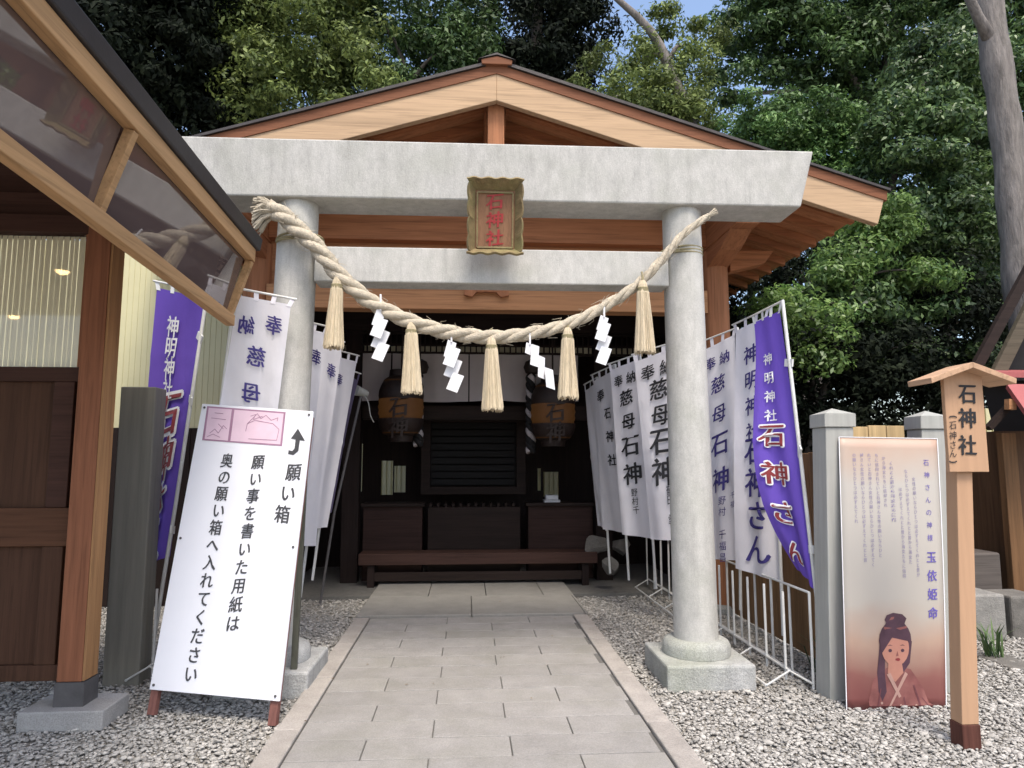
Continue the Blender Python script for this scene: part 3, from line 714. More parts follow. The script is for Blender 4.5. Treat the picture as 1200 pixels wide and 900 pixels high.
def mk_banner(lab, group, m_, corners, words, ink, pole, rod, mirror=False, amp=.03, ph=0., hang=0., tabs=0, tail=None, W=None, loops=4, loop_m=None, off=.014):
    c4 = [at(*c) for c in corners]; f = cloth_map(c4, amp, ph, hang)
    H = ((c4[3]-c4[0]).length+(c4[2]-c4[1]).length)/2; W = ((c4[1]-c4[0]).length+(c4[2]-c4[3]).length)/2
    t = banner(at(corners[3][0], corners[3][1], corners[3][2]), f, m_, lab, group, [], pole and [at(*p) for p in pole], rod and [at(*p) for p in rod], loops=loops, loop_m=loop_m, side_tabs=tabs, tail=tail)
    cl = [c for c in t.children if c.name.startswith('cloth')][0]
    g2 = letters_on(f, W, H)
    for wl in words:
        txt, u, v0, sz, pitch, wt, mi = wl[:7]; o2 = wl[7] if len(wl) > 7 else off
        items = [(c, u*W, -(v0+i*pitch)*H, sz*W, wt, mirror) for i, c in enumerate(txt) if c != ' ']
        obj('lettering', glyphs(items, lambda a, b: g2(a, b, o2)), mi, cl)
    return t
WB_ = 'white dedication banners'
STD = lambda ink: [('奉', .28, .085, .36, .1, 1, ink), ('納', .72, .085, .36, .1, 1, ink), ('慈母', .5, .20, .50, .14, 1, ink), ('石神', .5, .48, .66, .165, 1, ink)]
# right row, near to far
mk_banner('purple banner with red writing at the near end of the right row', 'purple shrine banners', m_purple,
    [(884, 378, 5.06), (914, 364, 4.78), (958, 690, 4.60), (932, 668, 4.80)],
    [('神明神社', .44, .17, .36, .075, 1, m_ink_white), ('石神さん', .48, .47, .70, .145, 2, m_ink_white, .014), ('石神さん', .48, .47, .68, .145, 1, m_ink_red, .019)],
    m_ink_white, [(958, 745, 4.57), (957, 700, 4.57), (917, 352, 4.76)], [(880, 371, 5.09), (918, 352, 4.76)], amp=.028, ph=1, hang=-.17, tabs=3, loop_m=m_plastic)
mk_banner('white banner with navy writing, its right part behind the near purple banner', WB_, m_white_cloth,
    [(862, 388, 5.58), (899, 370, 5.30), (917, 682, 5.22), (860, 666, 5.48)],
    [('神明神社', .50, .13, .46, .105, 1, m_ink_navy), ('石神さん', .55, .52, .70, .128, 1, m_ink_navy)],
    m_ink_navy, [(918, 745, 5.2), (903, 360, 5.28)], [(858, 381, 5.61), (903, 360, 5.28)], amp=.028, ph=2)
mk_banner('white banner standing just right of the right stone pillar', WB_, m_white_cloth,
    [(822, 412, 6.18), (861, 392, 5.90), (866, 657, 5.75), (832, 655, 6.02)],
    STD(m_ink_navy)+[('野村 千福昌', .55, .74, .24, .05, 0, m_ink_navy), ('千福', .88, .72, .17, .04, 0, m_ink_navy)],
    m_ink_navy, [(868, 715, 5.72), (864, 384, 5.88)], [(818, 402, 6.21), (864, 384, 5.88)], amp=.028, ph=3)
mk_banner('white banner half hidden behind the right stone pillar', WB_, m_white_cloth,
    [(744, 424, 6.72), (796, 405, 6.45), (808, 634, 6.35), (762, 632, 6.60)],
    STD(m_ink_black)+[('鶴田 愛', .62, .74, .23, .05, 0, m_ink_black)],
    m_ink_black, [(809, 700, 6.33), (799, 398, 6.42)], [(740, 416, 6.75), (799, 398, 6.42)], amp=.028, ph=4)
mk_banner('white banner second to the left of the right stone pillar', WB_, m_white_cloth,
    [(715, 434, 7.18), (748, 421, 6.95), (768, 632, 6.85), (730, 626, 7.08)],
    STD(m_ink_black)+[('野村千', .5, .75, .24, .05, 0, m_ink_black)],
    m_ink_black, [(769, 690, 6.83), (750, 414, 6.94)], [(712, 427, 7.21), (750, 414, 6.94)], amp=.028, ph=5)
mk_banner('dim white banner third to the left of the right stone pillar', WB_, m_shaded_cloth,
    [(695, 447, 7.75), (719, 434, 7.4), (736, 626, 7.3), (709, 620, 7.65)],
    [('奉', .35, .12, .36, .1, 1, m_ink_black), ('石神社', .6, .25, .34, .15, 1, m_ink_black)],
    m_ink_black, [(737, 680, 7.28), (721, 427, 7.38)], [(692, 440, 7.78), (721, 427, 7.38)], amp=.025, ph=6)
mk_banner('shaded blank banner at the far end of the right row', WB_, m_shaded_cloth,
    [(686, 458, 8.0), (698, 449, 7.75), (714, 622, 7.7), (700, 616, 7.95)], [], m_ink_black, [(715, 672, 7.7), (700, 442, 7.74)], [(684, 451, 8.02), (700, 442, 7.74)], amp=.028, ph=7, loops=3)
# left row
mk_banner('purple banner with red writing at the left, half behind the grey wooden post', 'purple shrine banners', m_purple,
    [(184, 337, 5.45), (240, 350, 5.12), (200, 652, 5.15), (160, 668, 5.5)],
    [('神明神社', .45, .13, .30, .078, 1, m_ink_white), ('石神さん', .53, .455, .66, .17, 2, m_ink_white, .014), ('石神さん', .53, .455, .62, .17, 1, m_ink_red, .019)],
    m_ink_white, [(181, 745, 5.05), (206, 590, 5.08), (243, 342, 5.1)], [(180, 329, 5.48), (246, 343, 5.1)], amp=.03, ph=1.5, tabs=4, loop_m=m_plastic)
mk_banner('white banner seen from behind, its writing reversed, in front of the left stone pillar', WB_, m_white_cloth,
    [(279, 346, 4.62), (341, 357, 4.66), (300, 690, 4.86), (222, 690, 4.80)],
    [('納', .24, .095, .34, .1, 1, m_ink_navy), ('奉', .74, .08, .36, .1, 1, m_ink_navy), ('慈母', .50, .20, .38, .125, 1, m_ink_navy), ('石神', .5, .43, .5, .16, 1, m_ink_navy)],
    m_ink_navy, [(215, 790, 4.85), (243, 600, 4.80), (277, 335, 4.62)], [(274, 337, 4.62), (348, 351, 4.67)], mirror=True, amp=.025, ph=2.5)
mk_banner('white banner just right of the left stone pillar, the nearest of the narrow ones there', WB_, m_white_cloth,
    [(340, 380, 5.75), (381, 390, 6.1), (355, 640, 6.0), (300, 640, 5.65)], [('奉', .78, .13, .34, .1, 1, m_ink_navy)], m_ink_navy,
    [(318, 760, 5.6), (340, 375, 5.74)], [(338, 372, 5.73), (386, 383, 6.14)], mirror=True, amp=.03, ph=3.5)
mk_banner('white banner in the middle of the narrow ones right of the left stone pillar', WB_, m_white_cloth,
    [(362, 397, 6.25), (400, 408, 6.6), (372, 640, 6.5), (330, 640, 6.15)], [('奉', .74, .13, .34, .1, 1, m_ink_navy)], m_ink_navy,
    [(330, 730, 6.15), (362, 390, 6.24)], [(360, 390, 6.24), (404, 401, 6.63)], mirror=True, amp=.03, ph=4.5)
mk_banner('white banner farthest in of the narrow ones at left, next to the dark banner', WB_, m_white_cloth,
    [(388, 416, 6.75), (418, 424, 7.05), (384, 618, 6.95), (352, 622, 6.65)], [('奉', .4, .13, .34, .1, 1, m_ink_navy)], m_ink_navy,
    [(352, 700, 6.6), (388, 408, 6.74)], [(386, 408, 6.74), (421, 417, 7.07)], mirror=True, amp=.03, ph=5.5)
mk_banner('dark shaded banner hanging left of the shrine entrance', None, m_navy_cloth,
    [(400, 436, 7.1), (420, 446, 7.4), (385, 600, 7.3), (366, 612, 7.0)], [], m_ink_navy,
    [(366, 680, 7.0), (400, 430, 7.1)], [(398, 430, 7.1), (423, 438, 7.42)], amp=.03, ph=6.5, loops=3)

def rack(xa, xb, ya, yb, ups, zt_, lab):
    t = thing('banner_rack', ((xa+xb)/2, ya, 0), lab, 'rack', 'white pipe banner racks')
    for x in (xa, xb, (xa+xb)/2):
        obj('ground_rail', MB().tube([(x, ya, .03 if x != (xa+xb)/2 else .12), (x, yb, .03 if x != (xa+xb)/2 else .12)], .009, 8), m_pipe, t, smooth=True)
    obj('top_rail', MB().tube([(xb, ya, zt_), (xb, yb, zt_)], .009, 8), m_pipe, t, smooth=True)
    for k in range(ups):
        y = ya+(yb-ya)*k/(ups-1)
        obj('upright', MB().tube([(xb, y, .0), (xb, y, zt_)], .0095, 10), m_pipe, t, smooth=True)
        if k % 2 == 0: obj('brace', MB().tube([(xa, y, .03), ((xa+xb)/2, y, .12), (xb, y, .03)], .007, 8), m_pipe, t, smooth=True)
        obj('sleeve', MB().tube([((xa+xb)/2, y+.05, .05), ((xa+xb)/2, y+.05, .62)], .009, 8), m_pipe, t, smooth=True)
rack(1.98, 2.30, 4.57, 8.1, 13, .62, 'white pipe rack holding the right row of banners')
rack(-2.28, -1.98, 4.95, 7.4, 6, .62, 'white pipe rack holding the left row of banners')

# ------------------------------------------------------------------ standing notice board at left
bc = [at(237, 473, 4.72), None, at(327, 822, 4.155), at(175, 808, 4.39)]
_nb = (bc[0]-bc[3]).cross(bc[2]-bc[3]); _d = FW + RT*((367-600)/800) - UP*((482-450)/800)
bc[1] = CAM+_d*((bc[3]-CAM).dot(_nb)/_d.dot(_nb))
sb = thing('notice_board', (-1.5, 4.4, 0), 'tall white A-frame notice board with black vertical writing and an arrow', 'notice board')
bn = ((bc[1]-bc[0]).cross(bc[3]-bc[0])).normalized()
if bn.y > 0: bn = -bn
BW = ((bc[1]-bc[0]).length+(bc[2]-bc[3]).length)/2; BH = ((bc[3]-bc[0]).length+(bc[2]-bc[1]).length)/2
def bmap(u, v, off=0):          # u, v as fractions from the top left
    return (bc[0]*(1-u)+bc[1]*u)*(1-v)+(bc[3]*(1-u)+bc[2]*u)*v+bn*off
obj('panel', MB().hexa([bmap(0,0), bmap(1,0), bmap(1,1), bmap(0,1), bmap(0,0,-.014), bmap(1,0,-.014), bmap(1,1,-.014), bmap(0,1,-.014)]), m_board, sb, bevel=.002)
def px2board(px, py):           # photo survey spot -> board fractions
    d = FW + RT*((px-600)/800) - UP*((py-450)/800)
    k = (bc[0]-CAM).dot(bn)/d.dot(bn); p = CAM+d*k
    e1, e2 = (bc[1]-bc[0]), (bc[3]-bc[0]); q = p-bc[0]
    a11, a12, a22, b1, b2 = e1.dot(e1), e1.dot(e2), e2.dot(e2), q.dot(e1), q.dot(e2); D = a11*a22-a12*a12
    return (b1*a22-b2*a12)/D, (b2*a11-b1*a12)/D
def board_col(txt, p0, p1, size):
    (u0, v0), (u1, v1) = px2board(*p0), px2board(*p1); n_ = len(txt)-1
    return [(c, (u0+(u1-u0)*i/n_)*BW, -(v0+(v1-v0)*i/n_)*BH, size, 1) for i, c in enumerate(txt)]
it = board_col('願い箱', (343, 555), (329, 606), .118)+board_col('願い事を書いた用紙は', (302, 543), (270, 736), .100)+board_col('奥の願い箱へ入れてください', (266, 540), (222, 793), .100)
obj('lettering', glyphs(it, lambda u, v: bmap(u/BW, -v/BH, .003)), m_ink_grey, sb)
def board_poly(pts, off, name, m_, parent):
    mb = MB(); mb.add([bmap(*px2board(*p), off) for p in pts], [tuple(range(len(pts)))]); return obj(name, mb, m_, parent)
tk = board_poly([(243, 476), (335, 483), (330, 524), (237, 516)], .002, 'ticket_picture', m_mauve, sb)
board_poly([(245, 478), (272, 480), (267, 517), (240, 514.5)], .003, 'ticket_stub', m_pink, tk)
board_poly([(275, 480.3), (332.5, 485), (328, 522), (270, 517.3)], .003, 'ticket_field', m_pink, tk)
mb = MB()
def ink_line(pts, r_=.0035):
    for a, b in zip(pts, pts[1:]): mb.bar(bmap(*px2board(*a), .004), bmap(*px2board(*b), .004), r_, .001, bn)
ink_line([(288, 506), (290, 497), (299, 493), (320, 497), (327, 504), (324, 517), (291, 515)]); ink_line([(290, 497), (302, 485), (306, 491), (312, 487), (318, 493), (326, 490), (325, 494)])
ink_line([(294, 488), (300, 486), (297, 492), (308, 488)]); ink_line([(252, 484), (262, 485)]); ink_line([(248, 490), (265, 492)]); ink_line([(246, 508), (252, 503), (256, 508), (262, 499), (266, 503)])
ink_line([(243, 512), (250, 509), (258, 513)]); ink_line([(256, 497), (262, 503)])
obj('ticket_drawing', mb, m_mauve, tk)
board_poly([(349, 503), (357, 518), (351, 517), (349, 530), (343, 535), (337, 533.5), (337.5, 529), (342, 530), (344.5, 527), (346, 516), (340.5, 515)], .003, 'arrow', m_ink_grey, sb)
mb = MB()
for u, v in ((.03, .015), (.97, .015), (.03, .985), (.97, .985), (.03, .5), (.97, .5)): 
    c = bmap(u, v, .002); mb.tube([c, c+bn*.004], .008, 10)
obj('screws', mb, m_shoe, sb)
for u, p_ in ((.03, (173, 836)), (.955, (316, 851))):
    a = bmap(u, .02, -.032); b = bmap(u, 1.0, -.032); k = (b-a).normalized(); b2 = b+k*(b.z/-k.z) if k.z < 0 else b
    obj('front_leg', MB().bar(a, b2, .05, .032, bn), m_leg_brown, sb)
for u, foot in ((.06, (-1.84, 4.98, 0)), (.93, (-1.118, 4.72, 0))):
    obj('back_leg', MB().bar(bmap(u, .12, -.06), foot, .038, .032), m_leg_green, sb)

# ------------------------------------------------------------------ kiosk at left
ki = thing('shrine_kiosk', (-3.2, 5, 0), 'dark brown wooden kiosk with a glazed eave at the left edge', 'kiosk')
ps = obj('corner_post', MB().box(-2.345, -2.205, 4.25, 4.40, .235, 3.18), m_kiosk_z, ki, bevel=.006)
obj('post_side_strip', MB().box(-2.203, -2.19, 4.255, 4.395, .24, 3.18), m_kiosk_side, ki)  # lighter orange strip on the post's right side
obj('post_shoe', MB().box(-2.35, -2.185, 4.245, 4.405, .10, .234), m_shoe, ps)
obj('base_stone', MB().box(-2.50, -2.035, 4.17, 4.48, -.01, .10), m_concrete, ki, bevel=.008)
KY = 4.33
def zz(py, Y=KY): return at(40, py, Y).z
zs = [zz(270), zz(277), zz(430), zz(447), zz(595), zz(640), zz(798)]
obj('transom_beam', MB().box(-6, -2.35, KY-.04, KY+.1, zs[0]-.02, zs[0]+.09), m_kiosk_x, ki)
obj('panel', MB().box(-6, -2.35, KY+.03, KY+.07, zs[6], zs[2]), m_kiosk_panel, ki)
obj('sill_rail', MB().box(-6, -2.351, KY-.01, KY+.028, zs[3], zs[2]), m_kiosk_x, ki, bevel=.004)
obj('middle_rail', MB().box(-6, -2.351, KY-.02, KY+.028, zs[5], zs[4]), m_kiosk_rail, ki, bevel=.004)
obj('foot_rail', MB().box(-6, -2.351, KY-.01, KY+.028, zs[6], zs[6]+.09), m_kiosk_panel, ki, bevel=.004)
for x in (-2.46, -3.45): obj('stile', MB().box(x-.06, x+.06, KY-.008, KY+.026, zs[6]+.091, zs[5]-.001), m_kiosk_panel, ki, bevel=.004)
for x in (-2.46, -3.45): obj('stile', MB().box(x-.06, x+.06, KY-.008, KY+.026, zs[4]+.001, zs[3]-.001), m_kiosk_x, ki, bevel=.004)
wn = obj('window', MB().box(-6, -2.365, KY+.01, KY+.016, zs[2], zs[0]-.02), m_pane, ki)
mb = MB()
x = -6.
rn = random.Random(2)
while x < -2.37:
    w_ = .028+.012*rn.random(); y = KY+.05+.004*rn.random()
    mb.add([(x, y, zs[2]), (x+w_, y-.005, zs[2]), (x+w_, y-.005, zs[0]-.02), (x, y, zs[0]-.02)], [(0, 1, 2, 3)]); x += w_
obj('blind', mb, m_blind, wn)
obj('window_jamb', MB().box(-2.392, -2.352, KY-.012, KY+.03, zs[2]+.001, zs[0]-.021), m_kiosk_z, wn)
obj('ceiling', MB().box(-6, -2.2, .5, 4.42, 3.19, 3.23), m_kiosk_x, ki)
obj('header_board', MB().box(-6, -2.36, KY+.02, KY+.06, zs[0]+.091, 3.188), m_kiosk_x, ki)
# glazed eave facing the path: lower beam, upper beam, struts, smoked panes, black gutter
def ev(y, top):
    return Vector((-1.415, y, 2.96-.13*(y-2.12)/2.33)) if top else Vector((-1.53, y, 2.525-.125*(y-2.235)/2.21))
Ya, Yb = .9, 4.45
obj('eave_lower_beam', MB().bar(ev(Ya, 0), ev(Yb, 0), .055, .07), m_eave, ki, bevel=.004)
obj('eave_upper_beam', MB().bar(ev(Ya, 1), ev(Yb-.01, 1), .055, .085), m_eave, ki, bevel=.004)
for y in (1.6, 2.83, Yb-.035):
    obj('eave_strut', MB().bar(ev(y, 0)+Vector((0, 0, .036)), ev(y, 1)-Vector((0, 0, .044)), .045, .04, (0, 1, 0)), m_eave, ki, bevel=.003)
for y0, y1 in ((.95, 1.575), (1.625, 2.805), (2.855, Yb-.06)):
    o_ = Vector((-.02, 0, 0)); a, b, c, d = ev(y0, 0)+o_, ev(y1, 0)+o_, ev(y1, 1)+o_, ev(y0, 1)+o_; n_ = Vector((-.004, 0, .002))
    obj('smoked_pane', MB().hexa([a, b, c, d, a+n_, b+n_, c+n_, d+n_]), m_glass, ki)
gt = MB()
a, b = ev(Ya, 1)+Vector((.03, 0, .075)), ev(Yb+.03, 1)+Vector((.03, 0, .075))
for p in (a, b): gt.v += [tuple(p+Vector(q)) for q in ((-.07, 0, -.03), (.015, 0, -.03), (.03, 0, .05), (-.07, 0, .05))]
gt.f = [(3,2,1,0),(4,5,6,7),(0,1,5,4),(1,2,6,5),(2,3,7,6),(3,0,4,7)]
obj('gutter', gt, m_gutter, ki, bevel=.006)
rfm = MB().hexa([a+Vector((-.08, 0, .02)), a+Vector((-.08, 0, .048)), b+Vector((-.08, 0, .048)), b+Vector((-.08, 0, .02)),
                 a+Vector((-4.6, 0, 1.6)), a+Vector((-4.6, 0, 1.63)), b+Vector((-4.6, 0, 1.63)), b+Vector((-4.6, 0, 1.6))])
obj('roof', rfm, m_roof, ki)
obj('eave_soffit', MB().hexa([(-1.46, Ya, 3.0), (-1.46, Ya, 3.02), (-1.46, Yb, 2.85), (-1.46, Yb, 2.83), (-2.2, Ya, 3.2), (-2.2, Ya, 3.22), (-2.2, Yb, 3.2), (-2.2, Yb, 3.18)]), m_kiosk_x, ki)
for X_, Y_, lab in ((-3.5, 2.69, 'small warm ceiling lamp under the kiosk eave, nearer the post'), (-5.14, .72, 'small warm ceiling lamp under the kiosk eave, farther left')):
    t = thing('ceiling_lamp', (X_, Y_, 3.18), lab, 'lamp', 'kiosk ceiling lamps')
    obj('housing', MB().lathe((X_, Y_, 3.13), [(.07, .0), (.07, .058)], 20), m_shoe, t); obj('bulb', MB().lathe((X_, Y_, 3.115), [(.03, -.012), (.055, .012)], 20), m_bulb, t)

# grey post and walls behind the kiosk
t = MB().box(-2.44, -2.20, 4.96, 5.14, -.02, 2.02)
setp(obj('wooden_post', t, m_grey_post, bevel=.008, loc=(-2.32, 5.05, 0)), 'weathered dark grey square post between the kiosk and the notice board', 'post')
sw = thing('siding_wall', (-4, 7.6, 0), 'cream ribbed wall with dark boarding below, behind the kiosk post', 'wall')
mb = MB(); x = -7.
while x < -2.55: mb.box(x, x+.05, 7.56, 7.6, 1.85, 3.9); mb.box(x+.05, x+.06, 7.564, 7.6, 1.85, 3.9); x += .06
obj('siding', mb, m_siding, sw)
mb = MB(); x = -7.
while x < -2.55: mb.box(x, x+.145, 7.53+.008*random.random(), 7.6, 0, 1.85); x += .15
obj('lower_boards', mb, m_dark_z, sw)
m_siding2 = mat('sun_toned_cream_siding', (.80, .76, .50), .6, .06, 2, bump=0)  # paler copy of the siding; sunlight is put into its colour
sw2 = thing('rear_siding_wall', (0, 11.6, 0), 'pale cream ribbed wall seen through the slits behind the altar', 'wall')
mb = MB(); x = -5.
while x < 5: mb.box(x, x+.06, 11.6, 11.64, 0, 2.4); mb.box(x+.06, x+.08, 11.62, 11.64, 0, 2.4); x += .08
obj('siding', mb, m_siding2, sw2)

# ------------------------------------------------------------------ right side: posts, fence, poster, sign, small shrine
def cap_post(x0, x1, y0, y1, zt_, lab, lean=0.):
    mb = MB().box(x0, x1, y0, y1, -.02, zt_-.12); mb.box(x0-.012, x1+.012, y0-.012, y1+.012, zt_-.118, zt_-.03)
    cx, cy = (x0+x1)/2, (y0+y1)/2
    mb.add([(x0-.012, y0-.012, zt_-.03), (x1+.012, y0-.012, zt_-.03), (x1+.012, y1+.012, zt_-.03), (x0-.012, y1+.012, zt_-.03), (cx, cy, zt_+.012)], [(0,1,4),(1,2,4),(2,3,4),(3,0,4)])
    mb.v = [(x+lean*z, y, z) for x, y, z in mb.v]
    return setp(obj('wooden_post', mb, m_pale_post, bevel=.005, loc=(cx, cy, 0)), lab, 'post', 'pale grey posts beside the poster')
a = at(965, 483, 4.36)
cap_post(2.30, 2.49, 4.36, 4.54, a.z+.02, 'pale grey square post at the left edge of the poster', .035)
b = at(1093, 483, 4.5)
cap_post(3.02, 3.19, 4.46, 4.62, b.z, 'pale grey square post at the right edge of the poster, behind the wooden sign', .04)
fp = thing('plank_fence', (2.7, 4.55, 0), 'tan plank fence panel between the two pale posts behind the poster', 'fence')
zt_ = at(1040, 500, 4.56).z; mb = MB(); x = 2.48
while x < 2.98: mb.box(x, min(x+.125, 2.995), 4.50, 4.52, .1, zt_+random.uniform(-.006, .006)); x += .129
obj('boards', mb, m_fence, fp, bevel=.003); obj('rail', MB().box(2.48, 2.995, 4.522, 4.56, 1.3, 1.38), m_fence, fp)
fp = thing('side_fence', (2.75, 6, 0), 'tan plank fence running back behind the right row of banners', 'fence')
mb = MB(); y = 4.6; zf = at(950, 530, 4.8).z
while y < 8.2: mb.box(2.62, 2.645, y, y+.128, .02, zf+random.uniform(-.01, .01)); y += .131
obj('boards', mb, wood('old_fence_board', (.24, .14, .07), 'z', .25, island=.2), fp, bevel=.003)
obj('rail', MB().box(2.646, 2.70, 4.6, 8.2, 1.1, 1.18), m_fence, fp)

# poster
m_poster = bpy.data.materials.new('printed_poster'); m_poster.use_nodes = True
nt_ = m_poster.node_tree; b_ = nt_.nodes['Principled BSDF']; tc_ = _n(nt_, 'ShaderNodeTexCoord'); sp_ = _n(nt_, 'ShaderNodeSeparateXYZ')
nt_.links.new(tc_.outputs['Object'], sp_.inputs[0]); mr_ = _n(nt_, 'ShaderNodeMapRange'); mr_.inputs[1].default_value = 0; mr_.inputs[2].default_value = 1.72
nn = _n(nt_, 'ShaderNodeTexNoise', Scale=2.4, Detail=3.); nt_.links.new(tc_.outputs['Object'], nn.inputs['Vector'])
ad = _n(nt_, 'ShaderNodeMath', operation='MULTIPLY_ADD'); ad.inputs[1].default_value = .35; nt_.links.new(nn.outputs[0], ad.inputs[0]); nt_.links.new(sp_.outputs[2], ad.inputs[2])
ad2 = _n(nt_, 'ShaderNodeMath', operation='SUBTRACT'); ad2.inputs[1].default_value = .17; nt_.links.new(ad.outputs[0], ad2.inputs[0])
nt_.links.new(ad2.outputs[0], mr_.inputs[0]); cr_ = _n(nt_, 'ShaderNodeValToRGB'); nt_.links.new(mr_.outputs[0], cr_.inputs[0])
e = cr_.color_ramp.elements; e[0].position = 0; e[0].color = (.16, .045, .042, 1); e[1].position = 1; e[1].color = (.45, .28, .21, 1)
for p_, c_ in ((.10, (.22, .085, .07)), (.24, (.40, .27, .20)), (.36, (.42, .38, .33)), (.8, (.44, .41, .37)), (.92, (.45, .34, .27))):
    q = e.new(p_); q.color = (*c_, 1)
nt_.links.new(cr_.outputs[0], b_.inputs['Base Color']); b_.inputs['Roughness'].default_value = .5
pc = [at(983, 512, 4.345), at(1098, 514, 4.345), at(1108, 831, 4.22), at(992, 833, 4.22)]
PW = ((pc[1]-pc[0]).length+(pc[2]-pc[3]).length)/2; PH = ((pc[3]-pc[0]).length+(pc[2]-pc[1]).length)/2
def pmap(u, v, off=0):
    p = (pc[0]*(1-u)+pc[1]*u)*(1-v)+(pc[3]*(1-u)+pc[2]*u)*v
    return p+Vector((.012*math.sin(v*3.1)*(u > .5), -off-.018*math.sin(u*math.pi)*math.sin(v*math.pi)-.03*max(0, u-.75)**1.3*v, 0))
po = thing('poster', pc[3].lerp(pc[2], .5), 'tall printed poster with violet writing and a painted woman, leaning on the pale posts', 'poster')
mb = MB(); nx, nz = 14, 24
for i in range(nx+1):
    for j in range(nz+1): mb.v.append(tuple(pmap(i/nx, j/nz)))
mb.f = [(i*(nz+1)+j, (i+1)*(nz+1)+j, (i+1)*(nz+1)+j+1, i*(nz+1)+j+1) for i in range(nx) for j in range(nz)]
sheet = obj('sheet', mb, m_poster, po, smooth='all'); sd = sheet.modifiers.new('thick', 'SOLIDIFY'); sd.thickness = .003; sd.offset = -1
mb = MB()
for s0, s1 in (((0, 0), (1, 0)), ((1, 0), (1, 1)), ((1, 1), (0, 1)), ((0, 1), (0, 0))):
    pts = [pmap(s0[0]+(s1[0]-s0[0])*k/12, s0[1]+(s1[1]-s0[1])*k/12, .002) for k in range(13)]
    for p0, p1 in zip(pts, pts[1:]): mb.bar(p0, p1, .005, .003, (0, 1, 0))
obj('white_border', mb, m_ink_white, sheet)
PM = lambda u, v: pmap(u/PW, -v/PH, .003)
it = [(c, .87*PW, -(.095+i*.048)*PH, .044, 0) for i, c in enumerate('石神さんの神様')]+[(c, .875*PW, -(.455+i*.068)*PH, .076, 1) for i, c in enumerate('玉依姫命')]
obj('title_lettering', glyphs(it, PM), m_ink_violet, sheet)
body = '女性の願いならひとつは必ずえてくれると昔から海女たちに信仰されている石神さん'.replace('る', 'と')
it = []; rn = random.Random(11)
for k, (u, v0, v1) in enumerate(((.73, .16, .53), (.655, .13, .48), (.585, .20, .53), (.51, .10, .33), (.44, .08, .26), (.37, .07, .45), (.295, .07, .50), (.22, .07, .48), (.145, .07, .33))):
    v = v0; q = k*5
    while v < v1:
        ch = body[q % len(body)]; q += 1
        if (ch, 0) in GL: it.append((ch, u*PW, -v*PH, .027, 0))
        v += .0180
obj('small_lettering', glyphs(it, PM), m_ink_pale, sheet)
# painted woman on the poster: a plain generic figure
def ppoly(pts, off, m_, name):
    pts = [(.49+(u-.5)*1.08, min(.985, .656+(v-.576)*1.1)) for u, v in pts]
    mb = MB()
    c = (sum(p[0] for p in pts)/len(pts), sum(p[1] for p in pts)/len(pts)); n_ = len(pts)
    mb.add([pmap(*c, off)]+[pmap(*p, off) for p in pts], [(0, 1+i, 1+(i+1) % n_) for i in range(n_)]); return obj(name, mb, m_, sheet)
def ell(cx, cy, rx, ry, n_=20, a0=0, a1=6.283): return [(cx+rx*math.cos(a0+(a1-a0)*i/n_), cy+ry*math.sin(a0+(a1-a0)*i/n_)) for i in range(n_)]
m_hair = mat('painted_hair', (.075, .035, .05), .6, .3, 9, bump=0); m_skin = mat('painted_skin', (.46, .21, .15), .6, .12, 9, bump=0)
m_robe = mat('painted_robe', (.22, .078, .07), .6, .3, 8, bump=0, tint=(.36, .17, .14), tscale=9); m_trim = mat('painted_trim', (.09, .07, .09), .6, .3, 9, bump=0)
ppoly([(.26, .985), (.25, .86), (.30, .79), (.42, .755), (.52, .75), (.64, .76), (.76, .82), (.82, .90), (.86, .985)], .002, m_robe, 'painted_robe')
ppoly([(.365, .66), (.35, .72), (.335, .77), (.345, .83), (.38, .86), (.42, .83), (.405, .77), (.41, .71)], .0028, m_hair, 'painted_lock')
ppoly(ell(.50, .668, .145, .066), .003, m_hair, 'painted_hair'); ppoly([(.58, .66), (.65, .67), (.63, .74), (.57, .77), (.54, .75)], .0032, m_hair, 'painted_side_hair')
ppoly(ell(.50, .693, .122, .056), .004, m_skin, 'painted_face'); ppoly([(.44, .73), (.55, .73), (.57, .77), (.50, .80), (.43, .77)], .0037, m_skin, 'painted_neck')
ppoly([(.36, .66), (.42, .63), (.5, .625), (.58, .64), (.62, .67), (.55, .652), (.47, .65), (.40, .68), (.375, .71)], .005, m_hair, 'painted_fringe')
ppoly(ell(.50, .617, .085, .019), .003, m_hair, 'painted_topknot')
ppoly([(.43, .615), (.41, .600), (.43, .585), (.49, .577), (.56, .582), (.60, .596), (.58, .612), (.50, .606)], .0034, m_hair, 'painted_bun')
ppoly([(.45, .602), (.47, .591), (.50, .590), (.49, .598)], .0042, m_robe, 'painted_bun_gap')
ppoly([(.40, .622), (.50, .630), (.60, .620), (.60, .627), (.50, .638), (.40, .630)], .0046, m_robe, 'painted_ribbon')
for ex in (.455, .56):
    ppoly(ell(ex, .699, .017, .0055, 12), .005, m_hair, 'painted_eye'); ppoly([(ex-.03, .684), (ex, .680), (ex+.026, .684), (ex, .6825)], .005, m_hair, 'painted_brow')
ppoly([(.512, .70), (.522, .716), (.508, .717)], .005, m_robe, 'painted_nose')
m_fold = mat('painted_fold', (.15, .05, .055), .6, .3, 9, bump=0); m_pale = mat('painted_collar', (.45, .27, .22), .6, .2, 9, bump=0)
for pts in ([(.42, .775), (.455, .77), (.55, .845), (.53, .85)], [(.585, .768), (.61, .775), (.46, .90), (.44, .90)]): ppoly(pts, .0045, m_pale, 'painted_collar')
